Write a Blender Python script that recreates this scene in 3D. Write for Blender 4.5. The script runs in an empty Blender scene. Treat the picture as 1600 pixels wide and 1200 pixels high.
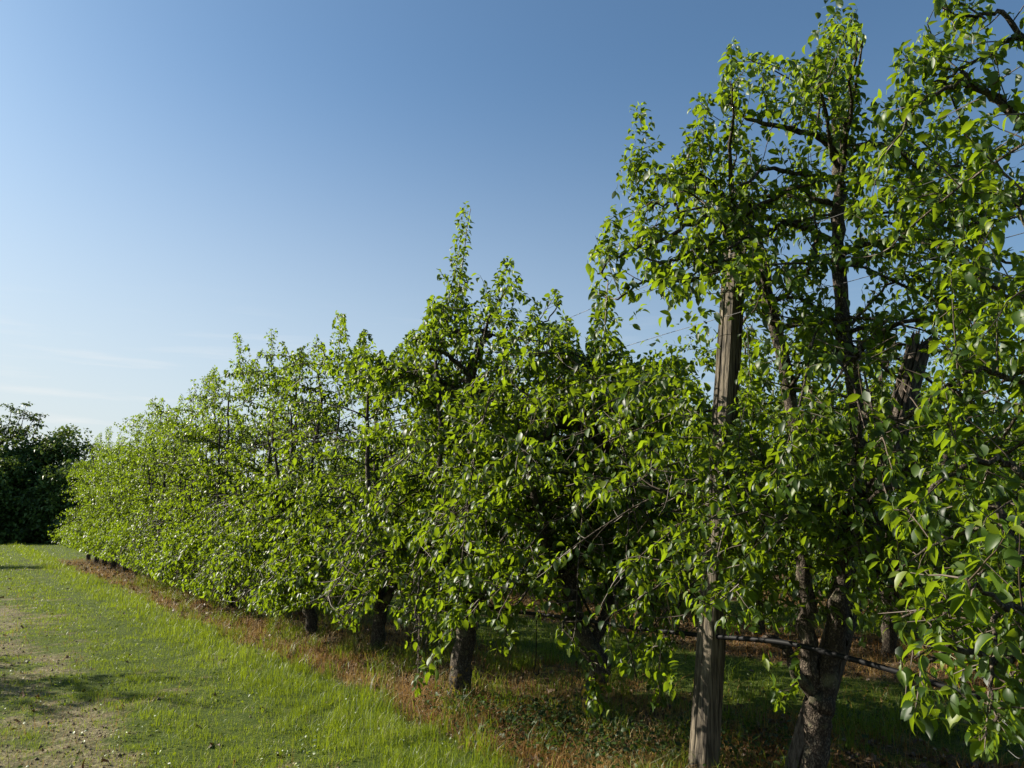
import bpy, math
import numpy as np
from mathutils import Vector

C = bpy.context.scene.collection
SC = bpy.context.scene

# ------------------------------------------------------------------ camera, sky, sun, exposure
PITCH, EYE, FPX = 10.0, 1.6, 1200.0            # pitch in degrees, eye height, focal length in photo pixels
cam = bpy.data.cameras.new("camera")
cam.sensor_width = 36.0
cam.lens = 36.0 * FPX / 1600.0
cam.clip_start, cam.clip_end = 0.05, 3000.0
camo = bpy.data.objects.new("camera", cam)
C.objects.link(camo)
camo.location = (0, 0, EYE)
camo.rotation_euler = (math.radians(90 + PITCH), 0, 0)
SC.camera = camo

SUN_AZ, SUN_EL = math.radians(-74), math.radians(29)     # from +Y, clockwise positive
SUN_DIR = Vector((math.sin(SUN_AZ) * math.cos(SUN_EL), math.cos(SUN_AZ) * math.cos(SUN_EL), math.sin(SUN_EL)))

world = bpy.data.worlds.new("World")
SC.world = world
world.use_nodes = True
wn, wl = world.node_tree.nodes, world.node_tree.links
wn.clear()
sky = wn.new("ShaderNodeTexSky")
sky.sky_type = 'NISHITA'
sky.sun_disc = False
sky.sun_elevation = SUN_EL
sky.sun_rotation = SUN_AZ
sky.altitude = 50
sky.air_density = 1.0
sky.dust_density = 1.3
sky.ozone_density = 2.0
# thin streaks of cloud low over the horizon
tc = wn.new("ShaderNodeTexCoord")
mp = wn.new("ShaderNodeMapping"); mp.inputs['Scale'].default_value = (2.2, 2.2, 26.0)
nz = wn.new("ShaderNodeTexNoise"); nz.inputs['Scale'].default_value = 2.6; nz.inputs['Detail'].default_value = 6; nz.inputs['Roughness'].default_value = .55
wl.new(tc.outputs['Generated'], mp.inputs['Vector']); wl.new(mp.outputs['Vector'], nz.inputs['Vector'])
cr = wn.new("ShaderNodeMapRange"); cr.inputs['From Min'].default_value = .53; cr.inputs['From Max'].default_value = .72
wl.new(nz.outputs['Fac'], cr.inputs['Value'])
sx = wn.new("ShaderNodeSeparateXYZ"); wl.new(tc.outputs['Generated'], sx.inputs['Vector'])
hb = wn.new("ShaderNodeMapRange"); hb.inputs['From Min'].default_value = .30; hb.inputs['From Max'].default_value = .10
hb.interpolation_type = 'SMOOTHSTEP'
wl.new(sx.outputs['Z'], hb.inputs['Value'])
mul = wn.new("ShaderNodeMath"); mul.operation = 'MULTIPLY'
wl.new(cr.outputs['Result'], mul.inputs[0]); wl.new(hb.outputs['Result'], mul.inputs[1])
mul2 = wn.new("ShaderNodeMath"); mul2.operation = 'MULTIPLY'; mul2.inputs[1].default_value = .4
wl.new(mul.outputs[0], mul2.inputs[0])
cm = wn.new("ShaderNodeMix"); cm.data_type = 'RGBA'
wl.new(mul2.outputs[0], cm.inputs['Factor'])
cm.inputs['B'].default_value = (6.7, 6.7, 6.6, 1)
tint = wn.new("ShaderNodeMix"); tint.data_type = 'RGBA'; tint.blend_type = 'MULTIPLY'; tint.inputs['Factor'].default_value = 1.0
tint.inputs['B'].default_value = (.80, 1.0, 1.07, 1)
wl.new(sky.outputs['Color'], tint.inputs['A'])
bg = wn.new("ShaderNodeBackground"); bg.inputs['Strength'].default_value = .056
# pale haze low over the horizon, whiter towards the sun
hz = wn.new("ShaderNodeMapRange"); hz.interpolation_type = 'SMOOTHSTEP'
hz.inputs['From Min'].default_value = .56; hz.inputs['From Max'].default_value = -.02
wl.new(sx.outputs['Z'], hz.inputs['Value'])
dt = wn.new("ShaderNodeVectorMath"); dt.operation = 'DOT_PRODUCT'; dt.inputs[1].default_value = (math.sin(SUN_AZ), math.cos(SUN_AZ), 0)
wl.new(tc.outputs['Generated'], dt.inputs[0])
ds = wn.new("ShaderNodeMapRange"); ds.inputs['From Min'].default_value = -.4; ds.inputs['From Max'].default_value = .85; ds.inputs['To Min'].default_value = .06; ds.inputs['To Max'].default_value = 1.0
wl.new(dt.outputs['Value'], ds.inputs['Value'])
hm = wn.new("ShaderNodeMath"); hm.operation = 'MULTIPLY'; wl.new(hz.outputs['Result'], hm.inputs[0]); wl.new(ds.outputs['Result'], hm.inputs[1])
hx = wn.new("ShaderNodeMix"); hx.data_type = 'RGBA'; hx.inputs['B'].default_value = (5.3, 5.55, 5.6, 1)
wl.new(hm.outputs[0], hx.inputs['Factor']); wl.new(tint.outputs['Result'], hx.inputs['A'])
wl.new(hx.outputs['Result'], cm.inputs['A']); wl.new(cm.outputs['Result'], bg.inputs['Color'])
wo = wn.new("ShaderNodeOutputWorld"); wl.new(bg.outputs['Background'], wo.inputs['Surface'])

sl = bpy.data.lights.new("sun", 'SUN')
sl.energy = 5.0
sl.angle = math.radians(.5)
sl.color = (1.0, .92, .78)
so = bpy.data.objects.new("sun", sl)
C.objects.link(so)
so.rotation_euler = SUN_DIR.to_track_quat('Z', 'Y').to_euler()
so.location = (-20, 6, 14)

SC.view_settings.view_transform = 'Standard'
SC.view_settings.look = 'None'
SC.view_settings.exposure = 1.31
SC.view_settings.gamma = 1.0
SC.view_settings.use_curve_mapping = False
SC.cycles.max_bounces = 6
SC.cycles.diffuse_bounces = 3
SC.cycles.transmission_bounces = 3
SC.cycles.glossy_bounces = 2
SC.cycles.transparent_max_bounces = 4
SC.cycles.sample_clamp_indirect = 4.0

# ------------------------------------------------------------------ geometry of the place
CP, SP = math.cos(math.radians(PITCH)), math.sin(math.radians(PITCH))
RDIR = np.array([-.5754, .818, 0.0]); RDIR /= np.linalg.norm(RDIR)     # along the tree rows
NDIR = np.array([RDIR[1], -RDIR[0], 0.0])                              # across them, away from the camera
ROW_C = 4.23
UP = np.array([0, 0, 1.0])

def ray(u, v):
    x, y = (u - 800) / FPX, (600 - v) / FPX
    return np.array([x, CP - y * SP, SP + y * CP])

def at(u, v, Y):
    """a measured point of the place, at distance Y ahead of the viewer"""
    d = ray(u, v)
    return np.array([0, 0, EYE]) + d * (Y / d[1])

def at_c(u, v, c):
    d = ray(u, v)
    return np.array([0, 0, EYE]) + d * (c / (d @ NDIR))

def ground_at(u, v):
    d = ray(u, v)
    return np.array([0, 0, EYE]) + d * (-EYE / d[2])

def proj(P):
    P = np.asarray(P, float)
    x = P[..., 0]; y = P[..., 1]; z = P[..., 2] - EYE
    f = y * CP + z * SP
    g = -y * SP + z * CP
    f = np.where(f < .05, .05, f)
    return 800 + FPX * x / f, 600 - FPX * g / f

def rowpt(t, c=ROW_C):
    """point on a row: t metres along it, c metres across from the viewer"""
    return RDIR * t + NDIR * c

def tcoord(p):
    return float(np.dot(p, RDIR))

# measured outline of the foliage of the first row: the height the crowns reach and how low they hang
SKYLINE = np.array([(60, 860), (78, 815), (88, 780), (100, 750), (130, 700), (170, 664), (190, 655), (215, 648), (245, 612), (270, 640), (300, 585),
    (325, 552), (347, 590), (366, 520), (384, 518), (396, 568), (417, 512), (434, 512), (452, 552), (476, 540), (495, 524), (512, 548), (524, 488), (538, 488), (550, 548), (570, 512),
    (606, 562), (640, 518), (664, 500), (676, 440), (683, 365), (708, 312), (730, 310), (742, 350), (748, 430), (765, 430), (795, 398), (822, 430),
    (838, 470), (872, 448), (885, 490), (905, 520), (915, 560), (918, 420), (928, 372), (955, 330), (972, 225), (988, 160), (1015, 158), (1036, 225), (1055, 245),
    (1066, 180), (1088, 145), (1122, 148), (1130, 80), (1145, 60), (1180, 82), (1230, 88), (1265, 70), (1280, 0), (1300, -30), (1330, -20), (1352, 60),
    (1345, 150), (1362, 160), (1375, 130), (1400, 80), (1455, 20), (1475, -40), (1700, -600)], float)
HEM = np.array([(60, 840), (110, 856), (180, 880), (250, 908), (330, 938), (430, 962), (465, 952), (505, 948), (530, 985), (560, 985), (575, 955), (610, 960), (635, 1000), (640, 1085), (672, 1085), (695, 1010),
    (715, 985), (745, 985), (765, 1020), (800, 1020), (830, 1015), (870, 1005), (905, 1040), (915, 1120), (950, 1120), (965, 1060), (1010, 1060), (1020, 1105), (1050, 1100), (1060, 1000), (1120, 985),
    (1190, 985), (1205, 1110), (1240, 1105), (1262, 980), (1390, 985), (1405, 1085), (1425, 1140), (1460, 1130), (1500, 1120), (1525, 1175), (1560, 1185), (1600, 1150), (1700, 1150)], float)

def in_poly(u, v, poly):
    inside = np.zeros(np.shape(u), bool)
    n = len(poly)
    for i in range(n):
        x1, y1 = poly[i]; x2, y2 = poly[(i + 1) % n]
        cond = ((y1 > v) != (y2 > v)) & (u < (x2 - x1) * (v - y1) / (y2 - y1 + 1e-9) + x1)
        inside ^= cond
    return inside

GAPS = [  # openings in the foliage where the photo looks through: polygon, share of leaves pruned away, depth it applies in front of
    ([(1106, 470), (1168, 455), (1150, 668), (1096, 668)], .97, 5.6),
    ([(955, 505), (1100, 475), (1098, 580), (1040, 560), (985, 575)], .9, 9.0),
    ([(900, 470), (925, 470), (925, 540), (905, 545)], 1.0, 9.0),
    ([(1158, 470), (1195, 470), (1210, 560), (1160, 560)], .5, 9.0),
    ([(1090, 670), (1140, 670), (1125, 1000), (1080, 1000)], .38, 5.5),
    ([(1068, 995), (1128, 995), (1125, 1200), (1062, 1200)], .97, 5.6),
    ([(1215, 870), (1345, 870), (1335, 1010), (1220, 1010)], .93, 5.6),
    ([(1400, 530), (1455, 530), (1420, 690), (1385, 690)], .8, 5.0),
    ([(1400, 1036), (1640, 1098), (1640, 1124), (1400, 1066)], .6, 3.3),
    ([(575, 900), (640, 918), (640, 944), (580, 925)], .9, 10.5),
    ([(880, 890), (925, 890), (955, 1060), (912, 1060)], .8, 6.7),
    ([(830, 946), (1100, 979), (1100, 1006), (830, 980)], .85, 6.4),
    ([(1395, 540), (1450, 530), (1425, 700), (1390, 690)], .85, 5.4),
    ([(1180, 985), (1400, 985), (1400, 1065), (1180, 1010)], .95, 5.6),
    ([(850, 640), (905, 645), (940, 690), (925, 705), (880, 680), (845, 690)], .85, 6.6),
    ([(722, 505), (778, 500), (775, 555), (745, 620), (725, 620), (735, 560)], .75, 7.7),
    ([(1345, 90), (1400, 90), (1400, 170), (1345, 175)], .95, 9.0),
    ([(1345, 400), (1390, 410), (1380, 470), (1320, 450)], .6, 9.0),
    ([(1390, 470), (1460, 480), (1455, 535), (1395, 535)], .8, 5.6),
    ([(1195, 460), (1240, 470), (1250, 640), (1215, 600)], .7, 5.2),
    ([(1290, 420), (1345, 420), (1370, 680), (1310, 640)], .86, 5.2),
    ([(1545, 120), (1640, 200), (1640, 300), (1555, 280)], .6, 9.0),
]

def clump(P, f, seed=0):
    """smooth 3D value noise 0..1: where the crowns are full and where they open"""
    Q = np.asarray(P) * f + seed * 7.7 + 100.0
    I = np.floor(Q).astype(np.int64); F = Q - I; F = F * F * (3 - 2 * F)
    def h(a, b, c):
        n = (a * 374761393 + b * 668265263 + c * 1440662683 + seed * 97) & 0x7fffffff
        n = ((n ^ (n >> 13)) * 1274126177) & 0x7fffffff
        return ((n ^ (n >> 16)) & 0xffff) / 65535.0
    out = 0
    for dx in (0, 1):
        for dy in (0, 1):
            for dz in (0, 1):
                w = (F[:, 0] if dx else 1 - F[:, 0]) * (F[:, 1] if dy else 1 - F[:, 1]) * (F[:, 2] if dz else 1 - F[:, 2])
                out = out + w * h(I[:, 0] + dx, I[:, 1] + dy, I[:, 2] + dz)
    return out

def prune_mask(P, rng, front=True):
    """True for leaves that stay"""
    u, v = proj(P)
    keep = np.ones(len(P), bool)
    if not front:
        return keep
    keep &= ~(v < np.interp(u, SKYLINE[:, 0], SKYLINE[:, 1], left=900))
    keep &= ~((v > np.interp(u, HEM[:, 0], HEM[:, 1])) & (P[:, 1] > .5))
    r = rng.random(len(P))
    u = u + rng.normal(0, 9, len(P)); v = v + rng.normal(0, 13, len(P))          # ragged edges
    for poly, share, dep in GAPS:
        keep &= ~(in_poly(u, v, poly) & (r < share) & (P[:, 1] < dep))
    return keep

# ------------------------------------------------------------------ materials
def new_mat(name):
    m = bpy.data.materials.new(name); m.use_nodes = True
    nt = m.node_tree; nt.nodes.clear()
    out = nt.nodes.new("ShaderNodeOutputMaterial")
    return m, nt, out

def N(nt, t, **kw):
    n = nt.nodes.new("ShaderNode" + t)
    for k, v in kw.items():
        if k in ('op', 'operation'): n.operation = v
        elif hasattr(n, k): setattr(n, k, v)
        else: n.inputs[k].default_value = v
    return n

def ramp(nt, fac, stops):
    r = nt.nodes.new("ShaderNodeValToRGB")
    e = r.color_ramp.elements
    while len(e) < len(stops): e.new(.5)
    for i, (p, c) in enumerate(stops):
        e[i].position = p; e[i].color = (*c, 1)
    nt.links.new(fac, r.inputs['Fac'])
    return r.outputs['Color']

def leaf_material(name, stops, trans, mixf=.42, rough=.36, spec=.5):
    m, nt, out = new_mat(name); L = nt.links
    a = N(nt, "Attribute"); a.attribute_name = "tone"
    col = ramp(nt, a.outputs['Fac'], stops)
    p = N(nt, "BsdfPrincipled"); L.new(col, p.inputs['Base Color'])
    p.inputs['Roughness'].default_value = rough
    p.inputs['Specular IOR Level'].default_value = spec
    t = N(nt, "BsdfTranslucent")
    tcol = ramp(nt, a.outputs['Fac'], [(0, tuple(x * .7 for x in trans)), (1, tuple(x * 1.25 for x in trans))])
    L.new(tcol, t.inputs['Color'])
    mx = N(nt, "MixShader"); mx.inputs['Fac'].default_value = mixf
    L.new(p.outputs[0], mx.inputs[1]); L.new(t.outputs[0], mx.inputs[2]); L.new(mx.outputs[0], out.inputs['Surface'])
    return m

M_LEAF = leaf_material("pear_leaf", [(0, (.007, .020, .003)), (.45, (.024, .054, .005)), (.8, (.056, .098, .007)), (1, (.115, .148, .016))], (.27, .385, .010), .38, .46, .36)
M_DARKLEAF = leaf_material("wood_edge_leaf", [(0, (.035, .065, .016)), (1, (.11, .17, .03))], (.15, .22, .025), .25, .5, .3)
M_GRASS = leaf_material("grass_blade", [(0, (.026, .058, .005)), (.45, (.068, .120, .007)), (.8, (.125, .17, .014)), (1, (.30, .26, .10))], (.24, .31, .010), .38, .45, .4)
M_DRY = leaf_material("dry_grass_blade", [(0, (.20, .085, .02)), (.4, (.34, .18, .045)), (.75, (.40, .29, .10)), (1, (.50, .40, .20))], (.30, .18, .05), .3, .6, .2)
M_LITTER = leaf_material("dead_leaf", [(0, (.035, .022, .014)), (.5, (.10, .06, .035)), (.85, (.19, .13, .08)), (1, (.42, .35, .26))], (.07, .035, .015), .15, .55, .3)
M_CLOD = leaf_material("dry_soil_crumb", [(0, (.05, .037, .025)), (.5, (.16, .12, .08)), (1, (.22, .18, .12))], (.02, .02, .02), 0.0, .9, .1)
M_IVY = leaf_material("ground_weed_leaf", [(0, (.012, .028, .008)), (1, (.05, .085, .02))], (.07, .12, .012), .3, .55, .25)

def bark_material(name, lichen=0.0, lich_t=.46):
    m, nt, out = new_mat(name); L = nt.links
    tcd = N(nt, "TexCoord")
    mp = N(nt, "Mapping"); mp.inputs['Scale'].default_value = (1, 1, .35)
    L.new(tcd.outputs['Object'], mp.inputs['Vector'])
    n1 = N(nt, "TexNoise", Scale=38.0, Detail=8.0, Roughness=.65); L.new(mp.outputs[0], n1.inputs['Vector'])
    nd = N(nt, "TexNoise", Scale=16.0, Detail=4.0); L.new(tcd.outputs['Object'], nd.inputs['Vector'])
    vm = nt.nodes.new("ShaderNodeVectorMath"); vm.operation = 'MULTIPLY_ADD'; vm.inputs[1].default_value = (.09, .09, .09)
    L.new(nd.outputs['Color'], vm.inputs[0]); L.new(mp.outputs[0], vm.inputs[2])
    v1 = N(nt, "TexVoronoi", Scale=58.0); v1.feature = 'DISTANCE_TO_EDGE'; L.new(vm.outputs[0], v1.inputs['Vector'])
    mr = N(nt, "MapRange"); mr.inputs['From Max'].default_value = .30; mr.inputs['To Min'].default_value = .35
    L.new(v1.outputs['Distance'], mr.inputs['Value'])
    mu = N(nt, "Math", op='MULTIPLY'); L.new(n1.outputs['Fac'], mu.inputs[0]); L.new(mr.outputs[0], mu.inputs[1])
    col = ramp(nt, mu.outputs[0], [(.12, (.012, .009, .007)), (.32, (.05, .038, .028)), (.5, (.11, .088, .065)), (.7, (.23, .19, .145))])
    n2 = N(nt, "TexNoise", Scale=9.0, Detail=5.0); L.new(tcd.outputs['Object'], n2.inputs['Vector'])
    gm = N(nt, "MapRange"); gm.inputs['From Min'].default_value = .56; gm.inputs['From Max'].default_value = .68
    L.new(n2.outputs['Fac'], gm.inputs['Value'])
    gs = N(nt, "Math", op='MULTIPLY'); gs.inputs[1].default_value = .55; L.new(gm.outputs[0], gs.inputs[0])
    mx = N(nt, "Mix"); mx.data_type = 'RGBA'
    L.new(gs.outputs[0], mx.inputs['Factor']); L.new(col, mx.inputs['A']); mx.inputs['B'].default_value = (.15, .15, .085, 1)
    last = mx.outputs['Result']
    if lichen:
        sp = N(nt, "SeparateXYZ"); L.new(tcd.outputs['Object'], sp.inputs[0])
        zz = N(nt, "MapRange"); zz.inputs['From Min'].default_value = lichen; zz.inputs['From Max'].default_value = lichen * .6
        L.new(sp.outputs['Z'], zz.inputs['Value'])
        n3 = N(nt, "TexNoise", Scale=22.0, Detail=6.0); L.new(tcd.outputs['Object'], n3.inputs['Vector'])
        z3 = N(nt, "MapRange"); z3.inputs['From Min'].default_value = lich_t; z3.inputs['From Max'].default_value = lich_t + .14
        L.new(n3.outputs['Fac'], z3.inputs['Value'])
        m3 = N(nt, "Math", op='MULTIPLY'); L.new(zz.outputs[0], m3.inputs[0]); L.new(z3.outputs[0], m3.inputs[1])
        mx2 = N(nt, "Mix"); mx2.data_type = 'RGBA'
        L.new(m3.outputs[0], mx2.inputs['Factor']); L.new(last, mx2.inputs['A']); mx2.inputs['B'].default_value = (.34, .22, .02, 1)
        last = mx2.outputs['Result']
    p = N(nt, "BsdfPrincipled"); p.inputs['Roughness'].default_value = .85; p.inputs['Specular IOR Level'].default_value = .2
    L.new(last, p.inputs['Base Color'])
    b = N(nt, "Bump"); b.inputs['Strength'].default_value = .9; b.inputs['Distance'].default_value = .012
    L.new(mu.outputs[0], b.inputs['Height']); L.new(b.outputs[0], p.inputs['Normal'])
    L.new(p.outputs[0], out.inputs['Surface'])
    return m

M_BARK = bark_material("pear_bark")
M_BARKL = bark_material("lichened_pear_bark", .42)
M_BARKM = bark_material("mossy_pear_bark", .30, .56)

def simple_mat(name, col, rough=.5, metal=0.0, spec=.5):
    m, nt, out = new_mat(name)
    p = N(nt, "BsdfPrincipled")
    n = N(nt, "TexNoise", Scale=30.0, Detail=4.0)
    tcd = N(nt, "TexCoord"); nt.links.new(tcd.outputs['Object'], n.inputs['Vector'])
    c = ramp(nt, n.outputs['Fac'], [(.25, tuple(x * .7 for x in col)), (.75, tuple(min(1, x * 1.25) for x in col))])
    nt.links.new(c, p.inputs['Base Color'])
    p.inputs['Roughness'].default_value = rough; p.inputs['Metallic'].default_value = metal
    p.inputs['Specular IOR Level'].default_value = spec
    nt.links.new(p.outputs[0], out.inputs['Surface'])
    return m

M_TWIG = simple_mat("young_twig", (.075, .052, .035), .6)
M_TWIGG = simple_mat("green_shoot", (.10, .11, .045), .55)
M_HOSE = simple_mat("black_hose", (.006, .006, .007), .6, 0, .15)
M_WIRE = simple_mat("galvanised_wire", (.05, .05, .05), .5, .5)

def wood_material(name, dark=(.035, .026, .019), mid=(.15, .115, .08), light=(.32, .27, .20)):
    m, nt, out = new_mat(name); L = nt.links
    tcd = N(nt, "TexCoord")
    mp = N(nt, "Mapping"); mp.inputs['Scale'].default_value = (1, 1, .045)
    L.new(tcd.outputs['Object'], mp.inputs['Vector'])
    n1 = N(nt, "TexNoise", Scale=60.0, Detail=9.0, Roughness=.62); L.new(mp.outputs[0], n1.inputs['Vector'])
    mp2 = N(nt, "Mapping"); mp2.inputs['Scale'].default_value = (1, 1, .35)
    L.new(tcd.outputs['Object'], mp2.inputs['Vector'])
    n2 = N(nt, "TexNoise", Scale=7.0, Detail=5.0); L.new(mp2.outputs[0], n2.inputs['Vector'])
    ad = N(nt, "Math", op='MULTIPLY_ADD'); ad.inputs[1].default_value = .45; L.new(n2.outputs['Fac'], ad.inputs[0]); L.new(n1.outputs['Fac'], ad.inputs[2])
    col = ramp(nt, ad.outputs[0], [(.48, dark), (.66, mid), (.86, light)])
    p = N(nt, "BsdfPrincipled"); p.inputs['Roughness'].default_value = .8; p.inputs['Specular IOR Level'].default_value = .25
    L.new(col, p.inputs['Base Color'])
    b = N(nt, "Bump"); b.inputs['Strength'].default_value = .8; b.inputs['Distance'].default_value = .01
    L.new(n1.outputs['Fac'], b.inputs['Height']); L.new(b.outputs[0], p.inputs['Normal'])
    L.new(p.outputs[0], out.inputs['Surface'])
    return m

M_POST = wood_material("weathered_post_wood", (.009, .008, .007), (.046, .037, .026), (.165, .135, .094))
M_STAKE = wood_material("shade_toned_stake_wood", (.012, .009, .007), (.05, .038, .028), (.13, .105, .08))  # leaf shade on the stake is put into this darker wood tone

# ------------------------------------------------------------------ mesh helpers
def mesh_object(name, V, faces_flat, counts, mats, midx=None, tone=None, parent=None, smooth=True):
    me = bpy.data.meshes.new(name)
    V = np.asarray(V, np.float32)
    counts = np.asarray(counts, np.int32); faces_flat = np.asarray(faces_flat, np.int32)
    me.vertices.add(len(V)); me.vertices.foreach_set("co", V.ravel())
    me.loops.add(len(faces_flat)); me.loops.foreach_set("vertex_index", faces_flat)
    me.polygons.add(len(counts))
    starts = np.zeros(len(counts), np.int32); starts[1:] = np.cumsum(counts)[:-1]
    me.polygons.foreach_set("loop_start", starts)
    me.polygons.foreach_set("use_smooth", np.full(len(counts), bool(smooth)))
    for m in mats: me.materials.append(m)
    if midx is not None: me.polygons.foreach_set("material_index", np.asarray(midx, np.int32))
    if tone is not None:
        at_ = me.attributes.new("tone", 'FLOAT', 'POINT'); at_.data.foreach_set("value", np.asarray(tone, np.float32))
    me.update(calc_edges=True)
    o = bpy.data.objects.new(name, me); C.objects.link(o)
    if parent is not None: o.parent = parent
    return o

class Acc:
    """collects pieces of one mesh"""
    def __init__(s): s.V = []; s.F = []; s.K = []; s.M = []; s.T = []; s.n = 0
    def add(s, V, F, K, m=0, tone=None):
        V = np.asarray(V, float).reshape(-1, 3)
        s.V.append(V); s.F.append(np.asarray(F, np.int64).ravel() + s.n); K = np.asarray(K); s.K.append(K)
        s.M.append(np.full(len(K), m)); s.T.append(np.full(len(V), .5) if tone is None else tone); s.n += len(V)
    def build(s, name, mats, parent=None, smooth=True):
        return mesh_object(name, np.concatenate(s.V), np.concatenate(s.F), np.concatenate(s.K), mats, np.concatenate(s.M), np.concatenate(s.T), parent, smooth)

def norm(a):
    return a / (np.linalg.norm(a, axis=-1, keepdims=True) + 1e-9)

def tube(acc, P, R, sides=6, m=0, rough=0.0, rng=None, cap=True):
    P = np.asarray(P, float); R = np.asarray(R, float); n = len(P)
    T = np.gradient(P, axis=0); T = norm(T)
    ref = np.array([1.0, .13, 0]) if abs(T[0][2]) > .6 else np.array([0, 0, 1.0])
    e1 = norm(np.cross(T, ref)); e2 = np.cross(T, e1)
    a = np.arange(sides) * 2 * math.pi / sides
    rad = R[:, None] * np.ones(sides)
    if rough and rng is not None:
        rad = rad * (1 + rough * rng.normal(size=(n, sides)))
    V = P[:, None, :] + rad[:, :, None] * (np.cos(a)[None, :, None] * e1[:, None, :] + np.sin(a)[None, :, None] * e2[:, None, :])
    i = np.arange(n - 1)[:, None] * sides; j = np.arange(sides)[None, :]; j2 = (j + 1) % sides
    q = np.stack([i + j, i + j2, i + sides + j2, i + sides + j], -1).reshape(-1, 4)
    F = q.ravel(); K = np.full(len(q), 4)
    if cap:
        F = np.concatenate([F, np.arange(sides) + (n - 1) * sides]); K = np.append(K, sides)
    acc.add(V.reshape(-1, 3), F, K, m)

def smooth_path(pts, per=4, rng=None, wob=0.0):
    pts = np.asarray(pts, float); n = len(pts)
    out = []
    for i in range(n - 1):
        p0 = pts[max(i - 1, 0)]; p1 = pts[i]; p2 = pts[i + 1]; p3 = pts[min(i + 2, n - 1)]
        for k in range(per):
            t = k / per
            out.append(.5 * ((2 * p1) + (-p0 + p2) * t + (2 * p0 - 5 * p1 + 4 * p2 - p3) * t * t + (-p0 + 3 * p1 - 3 * p2 + p3) * t ** 3))
    out.append(pts[-1]); out = np.array(out)
    if wob and rng is not None:
        w = rng.normal(size=out.shape) * wob; w[0] = 0
        out = out + w
    return out

# leaf templates: stations along the blade (t, half width)
LEAF_T = {
    3: [(.14, .60), (.38, 1.0), (.66, .80), (.87, .36)],
    2: [(.30, .96), (.70, .74)],
    1: [(.45, 1.0)],
}
def leaves_mesh(acc, B, D, Nn, L, tone, lod, m=0, rng=None, wr=.275, fold=.45, curl=.34, petiole=None):
    """B base points, D directions, Nn upper side normals, L lengths"""
    n = len(B)
    if n == 0: return
    D = norm(D); S = norm(np.cross(Nn, D)); Nn = np.cross(D, S)
    st = LEAF_T[lod]
    W = L * wr * rng.uniform(.82, 1.16, n)
    fo = fold * rng.uniform(.2, 1.7, n)
    cu = curl * rng.uniform(-.3, 2.0, n)
    tw = rng.normal(0, .12, n)
    cols = [B[:, None, :]]
    for t, w in st:
        mid = B + D * (L * t)[:, None] - Nn * (L * cu * t * t)[:, None]
        off = S * (W * w)[:, None]
        lift = Nn * (W * w * fo)[:, None]
        twist = Nn * (W * w * tw * t * 3)[:, None]
        cols.append(np.stack([mid + off + lift + twist, mid, mid - off + lift - twist], 1))
    tip = B + D * (L * (1 - .12 * np.abs(cu)))[:, None] - Nn * (L * cu * 1.15)[:, None]
    cols.append(tip[:, None, :])
    V = np.concatenate(cols, 1)
    nv = V.shape[1]
    f, k = [], []
    f += [0, 1, 2, 0, 2, 3]; k += [3, 3]
    for i in range(len(st) - 1):
        a = 1 + 3 * i; b = a + 3
        f += [a, b, b + 1, a + 1, a + 1, b + 1, b + 2, a + 2]; k += [4, 4]
    a = 1 + 3 * (len(st) - 1)
    f += [a, nv - 1, a + 1, a + 1, nv - 1, a + 2]; k += [3, 3]
    f = np.array(f)
    F = (np.arange(n)[:, None] * nv + f[None, :]).ravel()
    K = np.tile(k, n)
    acc.add(V.reshape(-1, 3), F, K, m, np.repeat(tone, nv))
    if petiole is not None:
        w = S * .0011
        Vp = np.stack([petiole - w, petiole + w, B + w, B - w], 1)
        acc.add(Vp.reshape(-1, 3), (np.arange(n)[:, None] * 4 + np.arange(4)[None, :]).ravel(), np.full(n, 4), m, np.repeat(np.full(n, .95), 4))

# ------------------------------------------------------------------ pear trees
class LeafBag:
    def __init__(s): s.a = []
    def add(s, pet, B, D, Nn, L, tone): s.a.append((pet, B, D, Nn, L, tone))
    def cat(s): return [np.concatenate([x[i] for x in s.a]) for i in range(6)]

def put_leaves(bag, pos, T, ang, rng, size=.068, spread=.85, young=0.0, droop=.72):
    n = len(pos)
    ref = np.where(np.abs(T[:, 2:3]) > .8, np.array([[1.0, 0, 0]]), np.array([[0, 0, 1.0]]))
    e1 = norm(np.cross(T, ref)); e2 = np.cross(T, e1)
    rad = np.cos(ang)[:, None] * e1 + np.sin(ang)[:, None] * e2
    pl = rng.uniform(.012, .034, n)[:, None]
    B = pos + norm(rad * spread + T * .6 + UP * .15) * pl
    D = norm(rad * spread + T * .35 + rng.normal(0, .22, (n, 3)) - UP * (droop * rng.uniform(.3, 1.7, n))[:, None])
    Nn = norm(UP * .75 + rad * .55 + rng.normal(0, .38, (n, 3)))
    L = size * np.clip(rng.normal(1, .2, n), .5, 1.45)
    tone = np.clip(rng.normal(.42 + young, .25, n), 0, 1)
    bag.add(pos, B, D, Nn, L, tone)

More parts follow.
